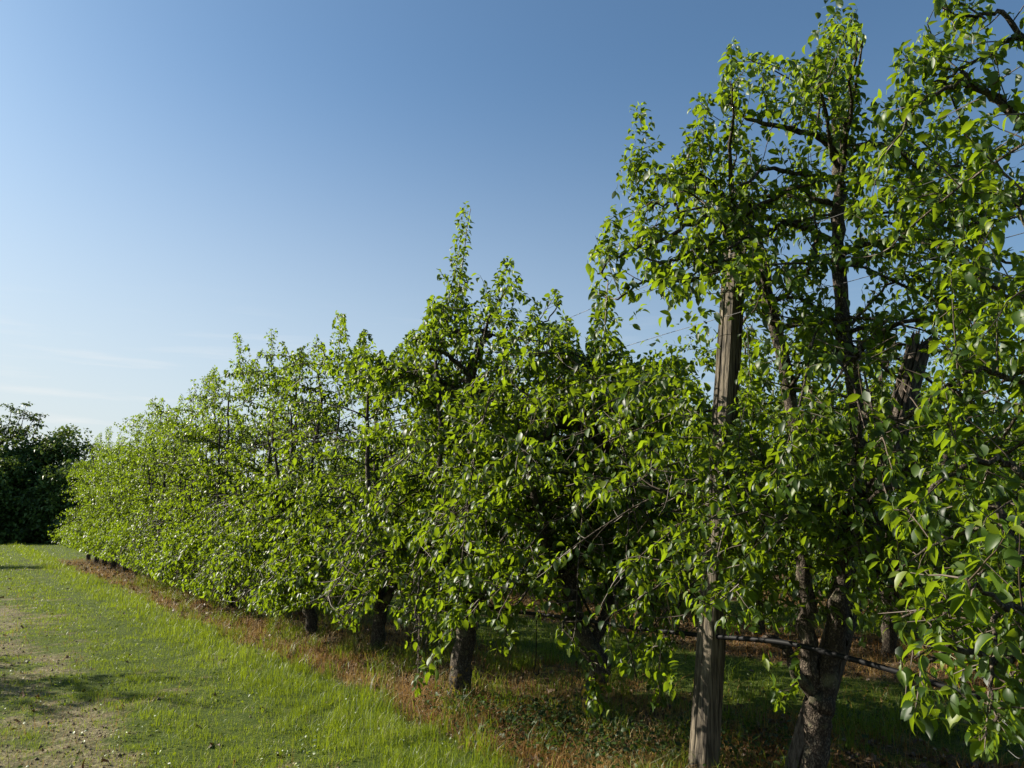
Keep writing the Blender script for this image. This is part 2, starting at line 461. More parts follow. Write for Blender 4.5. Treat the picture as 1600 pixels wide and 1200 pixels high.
def shoot(bag, twigs, p0, d0, length, rng, r0=.004, up=0.0, spacing=.028, size=.066, wig=.10, young=0.0):
    n = max(3, int(length / .06))
    P = [np.asarray(p0, float)]; d = norm(np.asarray(d0, float))
    for i in range(n):
        d = norm(d + rng.normal(0, wig, 3) + UP * up)
        P.append(P[-1] + d * length / n)
    P = np.array(P)
    twigs.append((P, np.linspace(r0, r0 * .4, len(P))))
    m = max(3, int(length / spacing))
    s = np.linspace(.12, 1, m) * (len(P) - 1)
    i0 = np.minimum(s.astype(int), len(P) - 2); fr = (s - i0)[:, None]
    pos = P[i0] * (1 - fr) + P[i0 + 1] * fr
    T = norm(P[i0 + 1] - P[i0])
    ang = rng.uniform(0, 6.28) + np.arange(m) * 2.4 + rng.normal(0, .3, m)
    put_leaves(bag, pos, T, ang, rng, size, young=young)
    k = rng.integers(3, 6)          # the tuft at the tip
    put_leaves(bag, np.repeat(P[-1:], k, 0), np.repeat(T[-1:], k, 0), np.arange(k) * 2.1 + rng.uniform(0, 6), rng, size * .8, .5, young + .2, .25)

def rosette(bag, twigs, p, d, rng, size=.066):
    ln = rng.uniform(.015, .06)
    q = p + norm(d) * ln
    twigs.append((np.array([p, (p + q) / 2 + rng.normal(0, .004, 3), q]), np.array([.004, .0035, .003])))
    k = rng.integers(5, 10)
    T = norm(np.repeat((norm(d) + UP * .3)[None], k, 0))
    put_leaves(bag, np.repeat(q[None], k, 0), T, np.arange(k) * 2.4 + rng.uniform(0, 6), rng, size, 1.0, 0, .85)

def width_at(z, top, w0):
    return w0 * float(np.interp(z / top, [0, .12, .22, .4, .62, .82, 1.0, 1.2], [.3, .75, .95, 1.0, .90, .78, .58, .25]))

def grow(rng, base, height, w0=1.35, along=1.12, stems=None, nbranch=46, density=1.0, extra_limbs=(), extra_shoots=(), trunk_r=.085, fork=.62, low=.78, water=8, size=.064, skirt=0, skirt_z=(.5, 1.2)):
    """skeleton and leaves of one pear tree, in world space"""
    base = np.asarray(base, float)
    bag, twigs, limbs, branches = LeafBag(), [], [], []
    lean = rng.normal(0, .06, 3) * np.array([1, 1, 0])
    fk = base + UP * fork + lean
    if stems is None:
        trunk = smooth_path([base - UP * .06, base + UP * .03, base + UP * fork * .5 + lean * .3, fk], 4, rng, .006)
        tr = np.interp(np.linspace(0, 1, len(trunk)), [0, .12, .3, 1], [trunk_r * 1.5, trunk_r * 1.2, trunk_r, trunk_r * .95])
        ns = 4
        a0 = rng.uniform(0, 6.28)
        for k in range(ns):
            a = a0 + k * 6.28 / ns + rng.normal(0, .25)
            h = RDIR * math.cos(a) * along * .55 + NDIR * math.sin(a) * w0 * .40
            top = height * rng.uniform(.62, .86) if k else height * .95
            if k == 0: h = h * .25
            q = [fk - UP * .04, fk + h * .45 + UP * (top - fork) * .22, fk + h * .85 + UP * (top - fork) * .6, fk + h * rng.uniform(.8, 1.15) + UP * (top - fork)]
            q = smooth_path(q, 5, rng, .018)
            limbs.append((q, np.linspace(trunk_r * .72, .011, len(q))))
    else:
        trunk, tr, limbs = stems
    # side branches
    for k in range(nbranch):
        limb, lr = limbs[rng.integers(0, len(limbs))]
        i = int((.12 + .88 * rng.random() ** .85) * (len(limb) - 1))
        p = limb[i]
        a = k * 2.39996 + rng.normal(0, .25)
        dirh = RDIR * math.cos(a) + NDIR * math.sin(a)
        z = p[2]
        if z < low: continue
        W = width_at(z, height, w0); A = along * (W / w0) ** .5
        off = p - base
        reach = 1 / math.sqrt((math.cos(a) / A) ** 2 + (math.sin(a) / W) ** 2) * rng.uniform(.72, 1.1)
        end = base * np.array([1, 1, 0]) + dirh * reach
        run = (end - p) * np.array([1, 1, 0])
        ln = np.linalg.norm(run)
        if ln < .25: run = dirh * .3; ln = .3
        rise = ln * rng.uniform(.25, .75); drop = ln * rng.uniform(.1, .9) * (1.25 if z < 2.2 else .6)
        if z < 1.5: drop = ln * rng.uniform(.35, 1.0)
        s = np.linspace(0, 1, 9)[:, None]
        q = p + run * s + UP * (rise * s - drop * s * s) + np.cumsum(rng.normal(0, .014, (9, 3)), 0) * (s > 0)
        q[:, 2] = np.maximum(q[:, 2], .38)
        branches.append((q, np.linspace(max(.006, lr[i] * .5), .004, 9)))
    for k in range(skirt):
        limb, lr = limbs[rng.integers(0, len(limbs))]
        zz = limb[:, 2]; ok = np.where((zz > .7) & (zz < skirt_z[1] + .7))[0]
        if not len(ok): continue
        p = limb[ok[rng.integers(0, len(ok))]]
        a = rng.uniform(-1.25, 1.25)
        dirh = -NDIR * math.cos(a) + RDIR * math.sin(a)
        end = base * np.array([1, 1, 0]) + dirh * w0 * rng.uniform(.75, 1.08)
        ze = rng.uniform(*skirt_z)
        mid = (p + end) / 2; mid[2] = max(p[2], ze) + rng.uniform(.05, .3); end[2] = ze
        q = smooth_path([p, mid, end], 4, rng, .012)
        branches.append((q, np.linspace(.013, .004, len(q))))
    for q in extra_limbs:
        q = np.asarray(q[0], float), q[1], q[2]
        P = smooth_path(q[0], 6, rng, .008)
        branches.append((P, np.linspace(q[1], q[2], len(P))))
    for q, r in branches:
        seg = np.linalg.norm(np.diff(q, axis=0), axis=1); tot = seg.sum(); cum = np.concatenate([[0], np.cumsum(seg)])
        x = .10
        while x < tot:
            i = min(int(np.searchsorted(cum, x)) - 1, len(q) - 2); f = (x - cum[i]) / seg[i]
            p = q[i] * (1 - f) + q[i + 1] * f
            T = norm(q[i + 1] - q[i])
            side = norm(np.cross(T, UP)) * (1 if rng.random() < .5 else -1)
            d = norm(side * rng.uniform(.3, 1) + UP * rng.uniform(-.55, 1.0) + T * rng.uniform(.1, .9))
            if rng.random() < .52:
                rosette(bag, twigs, p, d, rng, size)
            else:
                shoot(bag, twigs, p, d, rng.uniform(.12, .38), rng, .004, rng.uniform(-.14, .16), .034, size)
            x += rng.uniform(.05, .105) / density
        T = norm(q[-1] - q[-2])
        shoot(bag, twigs, q[-1], T, rng.uniform(.15, .4), rng, .004, rng.uniform(-.2, .2), .028, size, young=.1)
    # upright water shoots from the top
    for k in range(water):
        limb, lr = limbs[rng.integers(0, len(limbs))]
        p = limb[int(rng.uniform(.7, 1.0) * (len(limb) - 1))]
        shoot(bag, twigs, p, UP + rng.normal(0, .22, 3), rng.uniform(.35, .8), rng, .006, .08, .03, size * .92, .06, .08)
    for limb, lr in limbs:
        shoot(bag, twigs, limb[-1], norm(limb[-1] - limb[-2]) + UP, rng.uniform(.3, .6), rng, .007, .1, .028, size, .06, .08)
    for (a, b, r) in extra_shoots:
        a = np.asarray(a, float); b = np.asarray(b, float)
        L = np.linalg.norm(b - a)
        shoot(bag, twigs, a, b - a, L, rng, r, 0.0, .016, size * .9, .03, .08)
        # side spurs make the shoot a plume
        for s in np.arange(.06, .95, .05 / max(L, .3)):
            p = a + (b - a) * s
            shoot(bag, twigs, p, norm(rng.normal(0, .6, 3) + norm(b - a) * .8), rng.uniform(.06, .17) * (1.1 - .5 * s), rng, .003, .05, .026, size * .88)
        # joined to the nearest limb
        best = None
        for limb, lr in limbs + branches:
            d = np.linalg.norm(limb - a, axis=1); i = int(d.argmin())
            if best is None or d[i] < best[0]: best = (d[i], limb[i])
        if best[0] > .05:
            mid = (best[1] + a) / 2 - UP * .06 * best[0]
            P = smooth_path([best[1], mid, a], 5, rng, .005)
            branches.append((P, np.linspace(.012, r, len(P))))
    return trunk, tr, limbs, branches, twigs, bag

def set_tag(o, label=None, cat=None, group=None, kind=None):
    if label: o["label"] = label
    if cat: o["category"] = cat
    if group: o["group"] = group
    if kind: o["kind"] = kind
    return o

def empty(name, loc):
    e = bpy.data.objects.new(name, None); e.empty_display_size = .2
    e.location = loc; C.objects.link(e)
    return e

def cut_above(q, r):
    """shorten a limb where it would rise over the outline of the row"""
    u, v = proj(q)
    bad = v < np.interp(u, SKYLINE[:, 0], SKYLINE[:, 1], left=900) - 4
    if bad.any():
        i = int(bad.argmax())
        return q[:i], r[:i]
    return q, r

def cut_bare(q, r):
    """shorten a side branch where its leaves have been pruned away"""
    u, v = proj(q)
    bad = (v < np.interp(u, SKYLINE[:, 0], SKYLINE[:, 1], left=900) - 2) | ((v > np.interp(u, HEM[:, 0], HEM[:, 1])) & (q[:, 1] > .5))
    for poly, share, dep in GAPS:
        if share >= .9: bad |= in_poly(u, v, poly) & (q[:, 1] < dep)
    if bad.any():
        i = int(bad.argmax())
        return q[:i], np.linspace(r[0], .004, i) if i else r[:0]
    return q, r

def build_tree(base, grown, rng, lod, front, bark=None, limb_parts=True, twig_min=0.0, sides=12, open_=.40, soft=.085):
    bark = bark or M_BARK
    base = np.asarray(base, float)
    trunk, tr, limbs, branches, twigs, bag = grown
    root = empty("pear_tree", base)
    acc = Acc(); tube(acc, trunk - base, tr, sides, 0, .055, rng)
    if not limb_parts:
        for q, r in limbs: tube(acc, q - base, r, 6, 0, .05, rng)
    acc.build("trunk", [bark], root)
    if limb_parts:
        for q, r in limbs:
            if front: q, r = cut_above(q, r)
            if len(q) < 3: continue
            a = Acc(); tube(a, q - base, r, 9, 0, .07, rng); a.build("limb", [bark], root)
    acc = Acc()
    for q, r in branches:
        if front: q, r = cut_bare(q, r)
        if len(q) > 2: tube(acc, q - base, r, 5, 1, .06, rng)
    if twigs and lod > 1:
        for q, r in twigs:
            if front:
                if len(cut_bare(q, r)[0]) < len(q): continue
            tube(acc, q - base, r, 3, 2, cap=False)
    pet, B, D, Nn, L, tone = bag.cat()
    if front:
        k = prune_mask(B + D * L[:, None] * .5, rng, True)
        k &= rng.random(len(B)) < np.clip((clump(B, 1.0, 5) * .28 + clump(B, 2.4) * .45 + clump(B, 5.5, 3) * .27 - np.where(B[:, 2] > 3.75, .2, np.where(B[:, 2] > 3.0, open_ - .09, open_))) / soft, .04, 1)
        pet, B, D, Nn, L, tone = [x[k] for x in (pet, B, D, Nn, L, tone)]
    leaves_mesh(acc, B - base, D, Nn, L, tone, lod, 0, rng, petiole=(pet - base) if lod == 3 else None)
    acc.build("crown", [M_LEAF, bark, M_TWIG], root)
    return root, len(B)

# measured trunk bases of the first row
BASES = {'A': ground_at(1275, 1235), 'B': ground_at(930, 1130), 'C': ground_at(720, 1085), 'D': ground_at(590, 1020), 'E': ground_at(487, 990), 'F': ground_at(425, 965)}
LEAVES = 0
rng = np.random.default_rng(11)

# --- tree A: three stems from a low fork, beside the near post
bA = BASES['A']; yA = bA[1]
def pA(u, v, dy=0.0): return at(u, v, yA + dy)
fkA = pA(1280, 1098)
trunkA = smooth_path([bA - UP * .08, bA + UP * .05, pA(1276, 1170), pA(1278, 1120), fkA], 5, rng, .004)
trA = np.interp(np.linspace(0, 1, len(trunkA)), [0, .1, .3, .75, 1], [.105, .082, .068, .08, .094])
LA = []
def limbA(pts, r0, r1):
    q = smooth_path(pts, 5, rng, .008); LA.append((q, np.linspace(r0, r1, len(q))))
limbA([fkA, pA(1262, 1040), pA(1258, 930, .05), pA(1252, 820, .1), pA(1238, 640, .1), pA(1205, 490, .12), pA(1188, 400, .12), pA(1158, 340, .1), pA(1120, 300, .05)], .052, .038)
limbA([fkA, pA(1300, 1030), pA(1312, 920), pA(1338, 780, .1), pA(1340, 650, .12), pA(1318, 520, .15), pA(1310, 400, .15), pA(1312, 300, .15), pA(1312, 215, .1), pA(1295, 130, .1)], .068, .036)
limbA([fkA, pA(1246, 1055, -.05), pA(1228, 1012, -.08), pA(1195, 995, -.1)], .042, .026)
limbA([pA(1312, 1000, .05), pA(1360, 900, .4), pA(1450, 780, .8), pA(1515, 600, .9), pA(1532, 420, .9), pA(1540, 290, .8)], .05, .022)
extraA = [
    ([pA(1312, 240, .1), pA(1280, 215), pA(1230, 200, -.1), pA(1170, 185, -.2), pA(1130, 150, -.2)], .028, .008),
    ([pA(1312, 250, .1), pA(1360, 225, -.1), pA(1410, 240, -.2), pA(1440, 262, -.3), pA(1520, 260, -.3)], .026, .008),
    ([pA(1312, 280, .1), pA(1260, 275, -.1), pA(1200, 265, -.2), pA(1140, 300, -.3)], .024, .008),
    ([pA(1158, 340, .1), pA(1130, 330, 0), pA(1080, 350, -.1), pA(1020, 380, -.15), pA(960, 400, -.2), pA(935, 430, -.2)], .024, .006),
    ([pA(1200, 480, .1), pA(1250, 440, -.1), pA(1270, 400, -.2), pA(1275, 350, -.2), pA(1260, 300, -.2)], .018, .006),
    ([pA(1188, 400, .1), pA(1130, 420, -.1), pA(1070, 440, -.2), pA(1010, 440, -.3), pA(960, 470, -.3)], .018, .006),
    ([pA(1340, 650, .1), pA(1400, 660, -.3), pA(1450, 630, -.5), pA(1500, 620, -.6)], .022, .008),
    ([pA(1310, 420, .1), pA(1370, 400, 0), pA(1440, 370, 0), pA(1520, 350, -.1), pA(1590, 340, -.1)], .022, .006),
    ([pA(1310, 520, .1), pA(1390, 500, .2), pA(1470, 470, .2), pA(1560, 440, .1)], .02, .006),
    ([pA(1158, 350, .1), pA(1120, 300, 0), pA(1080, 260, 0), pA(1060, 310, -.1), pA(1010, 320, -.2)], .016, .006),
    ([pA(1300, 930, 0), pA(1330, 900, -.4), pA(1350, 905, -.7), pA(1345, 935, -.9)], .012, .005),
    ([pA(1320, 850, 0), pA(1280, 810, -.5), pA(1240, 800, -.8), pA(1200, 830, -1.0)], .016, .006),
    ([pA(1335, 800, 0), pA(1390, 760, -.5), pA(1430, 780, -.8), pA(1450, 830, -1.0)], .016, .006),
    ([pA(1250, 800, 0), pA(1200, 760, -.4), pA(1160, 770, -.6), pA(1130, 830, -.8)], .016, .006),
    ([pA(1250, 830, .1), pA(1180, 830, -.1), pA(1120, 870, -.3), pA(1060, 900, -.4), pA(1000, 930, -.5)], .016, .005),
    ([pA(1340, 700, 0), pA(1300, 690, -.4), pA(1260, 720, -.7), pA(1230, 700, -.9)], .014, .005),
    ([pA(1205, 480, .1), pA(1190, 430, -.25), pA(1150, 405, -.35), pA(1110, 410, -.4), pA(1070, 440, -.4)], .016, .005),
    ([pA(1165, 345, .1), pA(1170, 370, -.25), pA(1140, 385, -.35), pA(1120, 420, -.38)], .014, .005),
    ([pA(1150, 340, .1), pA(1120, 370, -.25), pA(1090, 390, -.3), pA(1040, 410, -.35), pA(1000, 400, -.35)], .016, .005),
    ([pA(1530, 440, .9), pA(1500, 420, .5), pA(1520, 480, .3), pA(1560, 520, .2)], .016, .005),
    ([pA(1535, 360, .8), pA(1550, 330, .5), pA(1580, 300, .3), pA(1620, 290, .3)], .016, .005),
    ([pA(1515, 600, .9), pA(1530, 540, .5), pA(1540, 580, .3), pA(1590, 600, .2)], .016, .005),
    ([pA(1318, 520, .15), pA(1370, 460, .3), pA(1420, 430, .3), pA(1450, 440, .2)], .014, .005),
    ([pA(1340, 650, .12), pA(1370, 600, .3), pA(1390, 560, .4), pA(1400, 520, .4)], .014, .005),
    ([pA(1360, 720, .3), pA(1440, 720, 0), pA(1500, 690, -.3), pA(1560, 700, -.4)], .014, .005),
]
shootsA = [(pA(1010, 390, -.1), pA(985, 215, -.1), .008), (pA(1010, 330, -.1), pA(1000, 165, -.1), .007), (pA(1085, 300), pA(1100, 150), .008), (pA(1060, 330, -.1), pA(1075, 200, -.1), .006),
           (pA(945, 420, -.2), pA(950, 330, -.2), .006), (pA(1150, 250, -.1), pA(1155, 120, -.1), .006), (pA(1140, 160, -.2), pA(1145, 70, -.2), .006), (pA(1200, 190, -.1), pA(1190, 85, -.1), .006),
           (pA(1275, 200), pA(1310, 10), .010), (pA(1300, 150), pA(1330, 25), .008), (pA(1250, 190, -.1), pA(1275, 80, -.1), .007), (pA(1310, 200), pA(1300, 60), .008),
           (pA(1440, 260, -.3), pA(1400, 150, -.3), .006), (pA(1500, 260, -.3), pA(1520, 200, -.3), .006), (pA(950, 440, -.2), pA(935, 560, -.2), .005), (pA(1050, 440, -.2), pA(1065, 470, -.2), .005),
           (pA(1240, 1075, -.1), pA(1222, 1095, -.15), .004), (pA(1178, 650, -.1), pA(1172, 505, -.1), .006), (pA(1222, 570, -.2), pA(1232, 430, -.2), .006), (pA(1268, 660, -.3), pA(1262, 470, -.3), .006), (pA(1292, 560, -.2), pA(1285, 430, -.2), .005), (pA(1378, 650, -.2), pA(1372, 500, -.2), .006),
           (pA(1150, 720, -.5), pA(1165, 600, -.5), .005), (pA(1330, 330, -.1), pA(1350, 240, -.1), .005), (pA(1410, 330, -.1), pA(1390, 210, -.1), .006)]
g = grow(rng, bA, 4.6, 1.35, 1.2, (trunkA, trA, LA), 70, 1.3, extraA, shootsA, water=9, low=.95, skirt=26, skirt_z=(.95, 2.3), size=.060)
tA, n = build_tree(bA, g, rng, 3, True, sides=22, open_=.30); LEAVES += n
set_tag(tA, "tall pear tree forking low into rough stems just right of the upright wooden post", "tree", "pear trees of the front row")

# --- the nearest tree, its trunk just outside the frame
bN = rowpt(tcoord(bA) - 2.02, ROW_C)
def pN(u, v, Y): return at(u, v, Y)
extraN = [
    ([bN + UP * 1.0, pN(1640, 1010, 2.75), pN(1570, 1035, 2.55), pN(1500, 1010, 2.45), pN(1440, 1040, 2.4)], .02, .006),
    ([bN + UP * 1.3, pN(1640, 880, 2.8), pN(1590, 870, 2.75), pN(1560, 800, 2.8), pN(1525, 785, 2.9)], .03, .012),
    ([pN(1590, 870, 2.75), pN(1560, 930, 2.6), pN(1555, 1020, 2.5), pN(1545, 1110, 2.45)], .012, .004),
    ([bN + UP * 1.6, pN(1640, 760, 2.9), pN(1560, 720, 2.9), pN(1480, 740, 2.9), pN(1420, 800, 2.9)], .02, .006),
    ([bN + UP * 2.2, pN(1680, 640, 3.0), pN(1600, 600, 3.0), pN(1530, 580, 3.0), pN(1480, 600, 3.0)], .02, .006),
    ([bN + UP * 2.6, pN(1680, 520, 3.1), pN(1610, 470, 3.1), pN(1560, 460, 3.1), pN(1520, 420, 3.1)], .02, .006),
    ([bN + UP * 3.0, pN(1720, 330, 3.2), pN(1600, 195, 3.2), pN(1560, 160, 3.2), pN(1500, 110, 3.2)], .03, .01),
    ([pN(1600, 195, 3.2), pN(1555, 150, 3.2), pN(1500, 130, 3.1), pN(1440, 160, 3.1), pN(1400, 220, 3.1)], .016, .005),
    ([bN + UP * 3.2, pN(1720, 150, 3.2), pN(1600, 60, 3.2), pN(1540, 90, 3.2), pN(1460, 130, 3.2)], .022, .006),
    ([pN(1600, 60, 3.2), pN(1560, 20, 3.2), pN(1510, 25, 3.2), pN(1470, 10, 3.2)], .014, .005),
    ([bN + UP * 1.2, pN(1700, 960, 2.6), pN(1620, 960, 2.4), pN(1560, 940, 2.3), pN(1500, 900, 2.3)], .018, .005),
]
shootsN = [(pN(1440, 1040, 2.4), pN(1435, 1125, 2.38), .004), (pN(1545, 1080, 2.45), pN(1540, 1170, 2.42), .004), (pN(1490, 1000, 2.45), pN(1480, 930, 2.5), .004),
           (pN(1500, 760, 2.9), pN(1470, 600, 2.95), .005), (pN(1500, 620, 3.0), pN(1490, 420, 3.05), .005), (pN(1560, 600, 3.0), pN(1560, 480, 3.05), .005),
           (pN(1500, 110, 3.2), pN(1410, 95, 3.2), .006), (pN(1480, 140, 3.2), pN(1380, 150, 3.2), .006), (pN(1540, 30, 3.2), pN(1480, -10, 3.2), .006), (pN(1590, 320, 3.1), pN(1550, 300, 3.1), .005), (pN(1600, 300, 3.1), pN(1500, 200, 3.1), .006)]
g = grow(np.random.default_rng(5), bN, 4.6, 1.35, 1.1, None, 58, 1.2, extraN, shootsN, size=.058, skirt=12)
tN, n = build_tree(bN, g, rng, 3, True, open_=.30); LEAVES += n
set_tag(tN, "pear tree reaching in at the right edge with large close leaves and grey boughs", "tree", "pear trees of the front row")

def pix_shoots(Y, lst):
    return [(at(u0, v0, Y), at(u1, v1, Y), r) for (u0, v0, u1, v1, r) in lst]

# --- B: low tree with a crooked arm, left of the post
bB = BASES['B']; Y = bB[1]
fB = at(918, 985, Y)
trunkB = smooth_path([bB - UP * .08, bB + UP * .05, at(925, 1080, Y), at(938, 1040, Y), at(905, 985, Y), at(890, 935, Y)], 5, rng, .005)
trB = np.interp(np.linspace(0, 1, len(trunkB)), [0, .1, .3, 1], [.12, .1, .085, .075])
LB = []
for pts, r0, r1 in [([at(905, 985, Y), at(890, 930, Y), at(905, 860, Y), at(940, 780, Y + .1), at(970, 740, Y + .1), at(930, 680, Y), at(875, 660, Y - .1), at(845, 690, Y - .2)], .07, .045),
                    ([at(925, 1010, Y), at(960, 930, Y + .1), at(985, 840, Y + .2), at(975, 730, Y + .2), at(940, 640, Y + .2), at(935, 575, Y + .2)], .05, .014),
                    ([at(895, 940, Y), at(860, 880, Y - .2), at(840, 800, Y - .3), at(820, 700, Y - .3), at(800, 640, Y - .2)], .04, .012),
                    ([at(975, 760, Y + .2), at(1020, 700, Y + .2), at(1050, 640, Y + .2), at(1060, 600, Y + .2)], .03, .012)]:
    q = smooth_path(pts, 5, rng, .008); LB.append((q, np.linspace(r0, r1, len(q))))
exB = [([at(960, 880, Y + .1), at(1010, 880, Y - .4), at(1030, 920, Y - .7), at(1000, 980, Y - .9), at(980, 1010, Y - .9)], .016, .005),
       ([at(985, 840, Y + .2), at(1060, 850, Y - .3), at(1080, 900, Y - .6), at(1040, 990, Y - .8), at(1030, 1050, Y - .8)], .016, .005),
       ([at(895, 960, Y), at(880, 980, Y - .5), at(905, 1010, Y - .6), at(925, 1040, Y - .6), at(930, 1090, Y - .6)], .012, .004),
       ([at(860, 880, Y - .2), at(840, 900, Y - .5), at(800, 960, Y - .7), at(790, 1000, Y - .7)], .014, .004)]
shB = pix_shoots(Y - .2, [(880, 580, 885, 495, .006), (925, 600, 945, 445, .007), (800, 600, 790, 540, .005), (985, 620, 960, 545, .005), (1035, 640, 1035, 570, .005)]) + \
      [(at(925, 1040, Y - .6), at(932, 1112, Y - .6), .004), (at(1030, 1030, Y - .8), at(1032, 1095, Y - .8), .004)]
g = grow(np.random.default_rng(21), bB, 3.2, 1.35, 1.15, (trunkB, trB, LB), 66, 1.35, exB, shB, water=3, low=.8, skirt=26, skirt_z=(.6, 2.1))
tB, n = build_tree(bB, g, rng, 3, True, M_BARKL, sides=18, open_=.30); LEAVES += n
set_tag(tB, "low crooked pear tree left of the upright wooden post with yellow lichen on its base", "tree", "pear trees of the front row")

# --- C: the tree with the tallest spire
bC = BASES['C']; Y = bC[1]
trunkC = smooth_path([bC - UP * .08, bC + UP * .05, at(722, 1030, Y), at(735, 960, Y)], 5, rng, .005)
trC = np.interp(np.linspace(0, 1, len(trunkC)), [0, .1, .3, 1], [.15, .125, .105, .09])
LC = []
for pts, r0, r1 in [([at(735, 965, Y), at(745, 860, Y), at(740, 740, Y), at(738, 640, Y), at(735, 575, Y), at(765, 520, Y)], .065, .042),
                    ([at(735, 965, Y), at(690, 880, Y - .3), at(685, 760, Y - .3), at(690, 660, Y - .2), at(680, 560, Y - .2)], .045, .014),
                    ([at(738, 960, Y), at(790, 860, Y), at(800, 740, Y + .1), at(790, 640, Y + .1)], .045, .014),
                    ([at(742, 870, Y), at(730, 760, Y + .4), at(700, 660, Y + .5), at(720, 560, Y + .5)], .04, .014)]:
    q = smooth_path(pts, 5, rng, .008); LC.append((q, np.linspace(r0, r1, len(q))))
exC = [([at(738, 590, Y), at(700, 555, Y - .1), at(670, 545, Y - .2), at(650, 530, Y - .3)], .03, .008),
       ([at(765, 520, Y), at(720, 515, Y - .1), at(690, 525, Y - .2), at(665, 535, Y - .2)], .032, .008),
       ([at(765, 520, Y), at(790, 530, Y), at(820, 525, Y), at(850, 505, Y), at(875, 475, Y)], .016, .006),
       ([at(690, 880, Y - .3), at(660, 890, Y - .6), at(650, 940, Y - .8), at(655, 990, Y - .9)], .014, .005)]
shC = pix_shoots(Y, [(710, 520, 718, 320, .010), (700, 520, 703, 400, .007), (730, 560, 722, 430, .006), (755, 520, 760, 455, .006), (760, 510, 795, 405, .008), (790, 520, 812, 440, .006),
                     (830, 520, 870, 455, .006), (815, 525, 840, 475, .005), (650, 560, 640, 525, .005), (690, 560, 680, 480, .006)]) + \
      [(at(655, 960, Y - .9), at(650, 1080, Y - .95), .005), (at(668, 950, Y - .9), at(660, 1040, Y - .9), .004), (at(800, 960, Y - .6), at(790, 1010, Y - .6), .004), (at(790, 1000, Y - .5), at(770, 1025, Y - .5), .004)]
g = grow(np.random.default_rng(31), bC, 4.0, 1.35, 1.15, (trunkC, trC, LC), 80, 1.45, exC, shC, water=3, low=.8, skirt=16)
tC, n = build_tree(bC, g, rng, 3, True, M_BARKM, sides=16); LEAVES += n
set_tag(tC, "pear tree with a tall thin leafy spire rising well above its neighbours", "tree", "pear trees of the front row")

# --- D, E, F and the rest of the first row
front = [('D', BASES['D'], 4.3), ('E', BASES['E'], 4.5), ('F', BASES['F'], 4.6)]
t = tcoord(BASES['F'])
rr = np.random.default_rng(77)
for k in range(11):
    t += 2.03 + rr.normal(0, .06)
    front.append((str(k), rowpt(t, ROW_C + rr.normal(0, .06)), rr.uniform(4.1, 5.0)))
SPIRES = {'D': [(600, 620, 612, 548, .006), (575, 600, 570, 515, .006), (560, 610, 548, 525, .006), (640, 580, 640, 520, .006)],
          'E': [(528, 600, 531, 492, .008), (505, 600, 495, 525, .006), (545, 600, 560, 540, .005), (470, 600, 470, 530, .005)],
          'F': [(425, 600, 426, 516, .008), (450, 600, 448, 532, .006), (400, 620, 398, 550, .006), (380, 610, 375, 520, .008)]}
FL = {
    'D': "fifth front row pear tree from the right, forked trunk crossed by shiny hose",
    'E': "sixth front row pear tree from the right, bare lower trunk beside orange dry grass",
    'F': "seventh front row pear tree from the right, trunk hidden in shade",
}
ordinals = ["eighth", "ninth", "tenth", "eleventh", "twelfth", "thirteenth", "fourteenth", "fifteenth", "sixteenth", "seventeenth", "last"]
for i, (nm, b, h) in enumerate(front):
    r2 = np.random.default_rng(100 + i)
    lod = 3 if i < 1 else (2 if i < 6 else 1)
    sh = pix_shoots(b[1], SPIRES.get(nm, []))
    if not sh:
        for q in range(2):
            p = b + UP * (h - .5) + RDIR * r2.uniform(-.8, .8); sh.append((p, p + UP * r2.uniform(.5, 1.1) + r2.normal(0, .08, 3), .007))
    g = grow(r2, b, h, r2.uniform(1.25, 1.45), .98 if i else 1.1, None, 92 if i < 6 else 80, 1.45 if i < 4 else 1.25, (), sh, trunk_r=.085, water=3, low=.62, fork=.5, size=.063 if i < 6 else .068, skirt=20)
    tr_, n = build_tree(b, g, r2, lod, True, limb_parts=i < 8); LEAVES += n
    lab = FL.get(nm) or ("last pear tree at the far end of the front row, against the dark wood edge" if i == len(front) - 1
                         else f"{ordinals[int(nm)]} pear tree from the right in the dense front row along the grass")
    set_tag(tr_, lab, "tree", "pear trees of the front row")

# --- rows behind: three grown trees, copied
protos = []
for i in range(4):
    r2 = np.random.default_rng(300 + i)
    g = grow(r2, np.zeros(3), [3.9, 3.6, 4.1, 3.8][i], 1.35, 1.15, None, 80, 1.3, (), (), water=13, low=.75, fork=.6, size=.072)
    o, n = build_tree(np.zeros(3), g, r2, 2, False, limb_parts=False); protos.append(o)
used = set()
def place_copy(k, loc, rot, sc):
    src = protos[k]
    if k not in used:
        used.add(k); o = src
    else:
        o = src.copy(); C.objects.link(o)
        for ch in src.children:
            c = ch.copy(); C.objects.link(c); c.parent = o
    o.location = loc; o.rotation_euler = (0, 0, rot); o.scale = (sc, sc, sc)
    return o
r3 = np.random.default_rng(9)
t2 = tcoord(ground_at(1171, 990))
k = 0
row2_lab = {-2: "pear tree of the second row behind the close leaves at the right edge", -1: "second row pear tree whose dark trunk shows right of the low forked tree",
            0: "second row pear tree with its trunk seen just right of the upright wooden post", 1: "second row pear tree behind the upright wooden post and its wire"}
for j in range(-2, 9):
    o = place_copy(k % 4, rowpt(t2 + 2.05 * j + r3.normal(0, .08), 9.22 + r3.normal(0, .06)), (math.pi if r3.random() < .5 else 0) + r3.normal(0, .12), r3.uniform(.93, 1.05)); k += 1
    set_tag(o, row2_lab.get(j, "shaded pear tree of the second row glimpsed through gaps in the front row"), "tree", "pear trees of the second row" if j not in row2_lab else "pear trees of the second row near the posts")
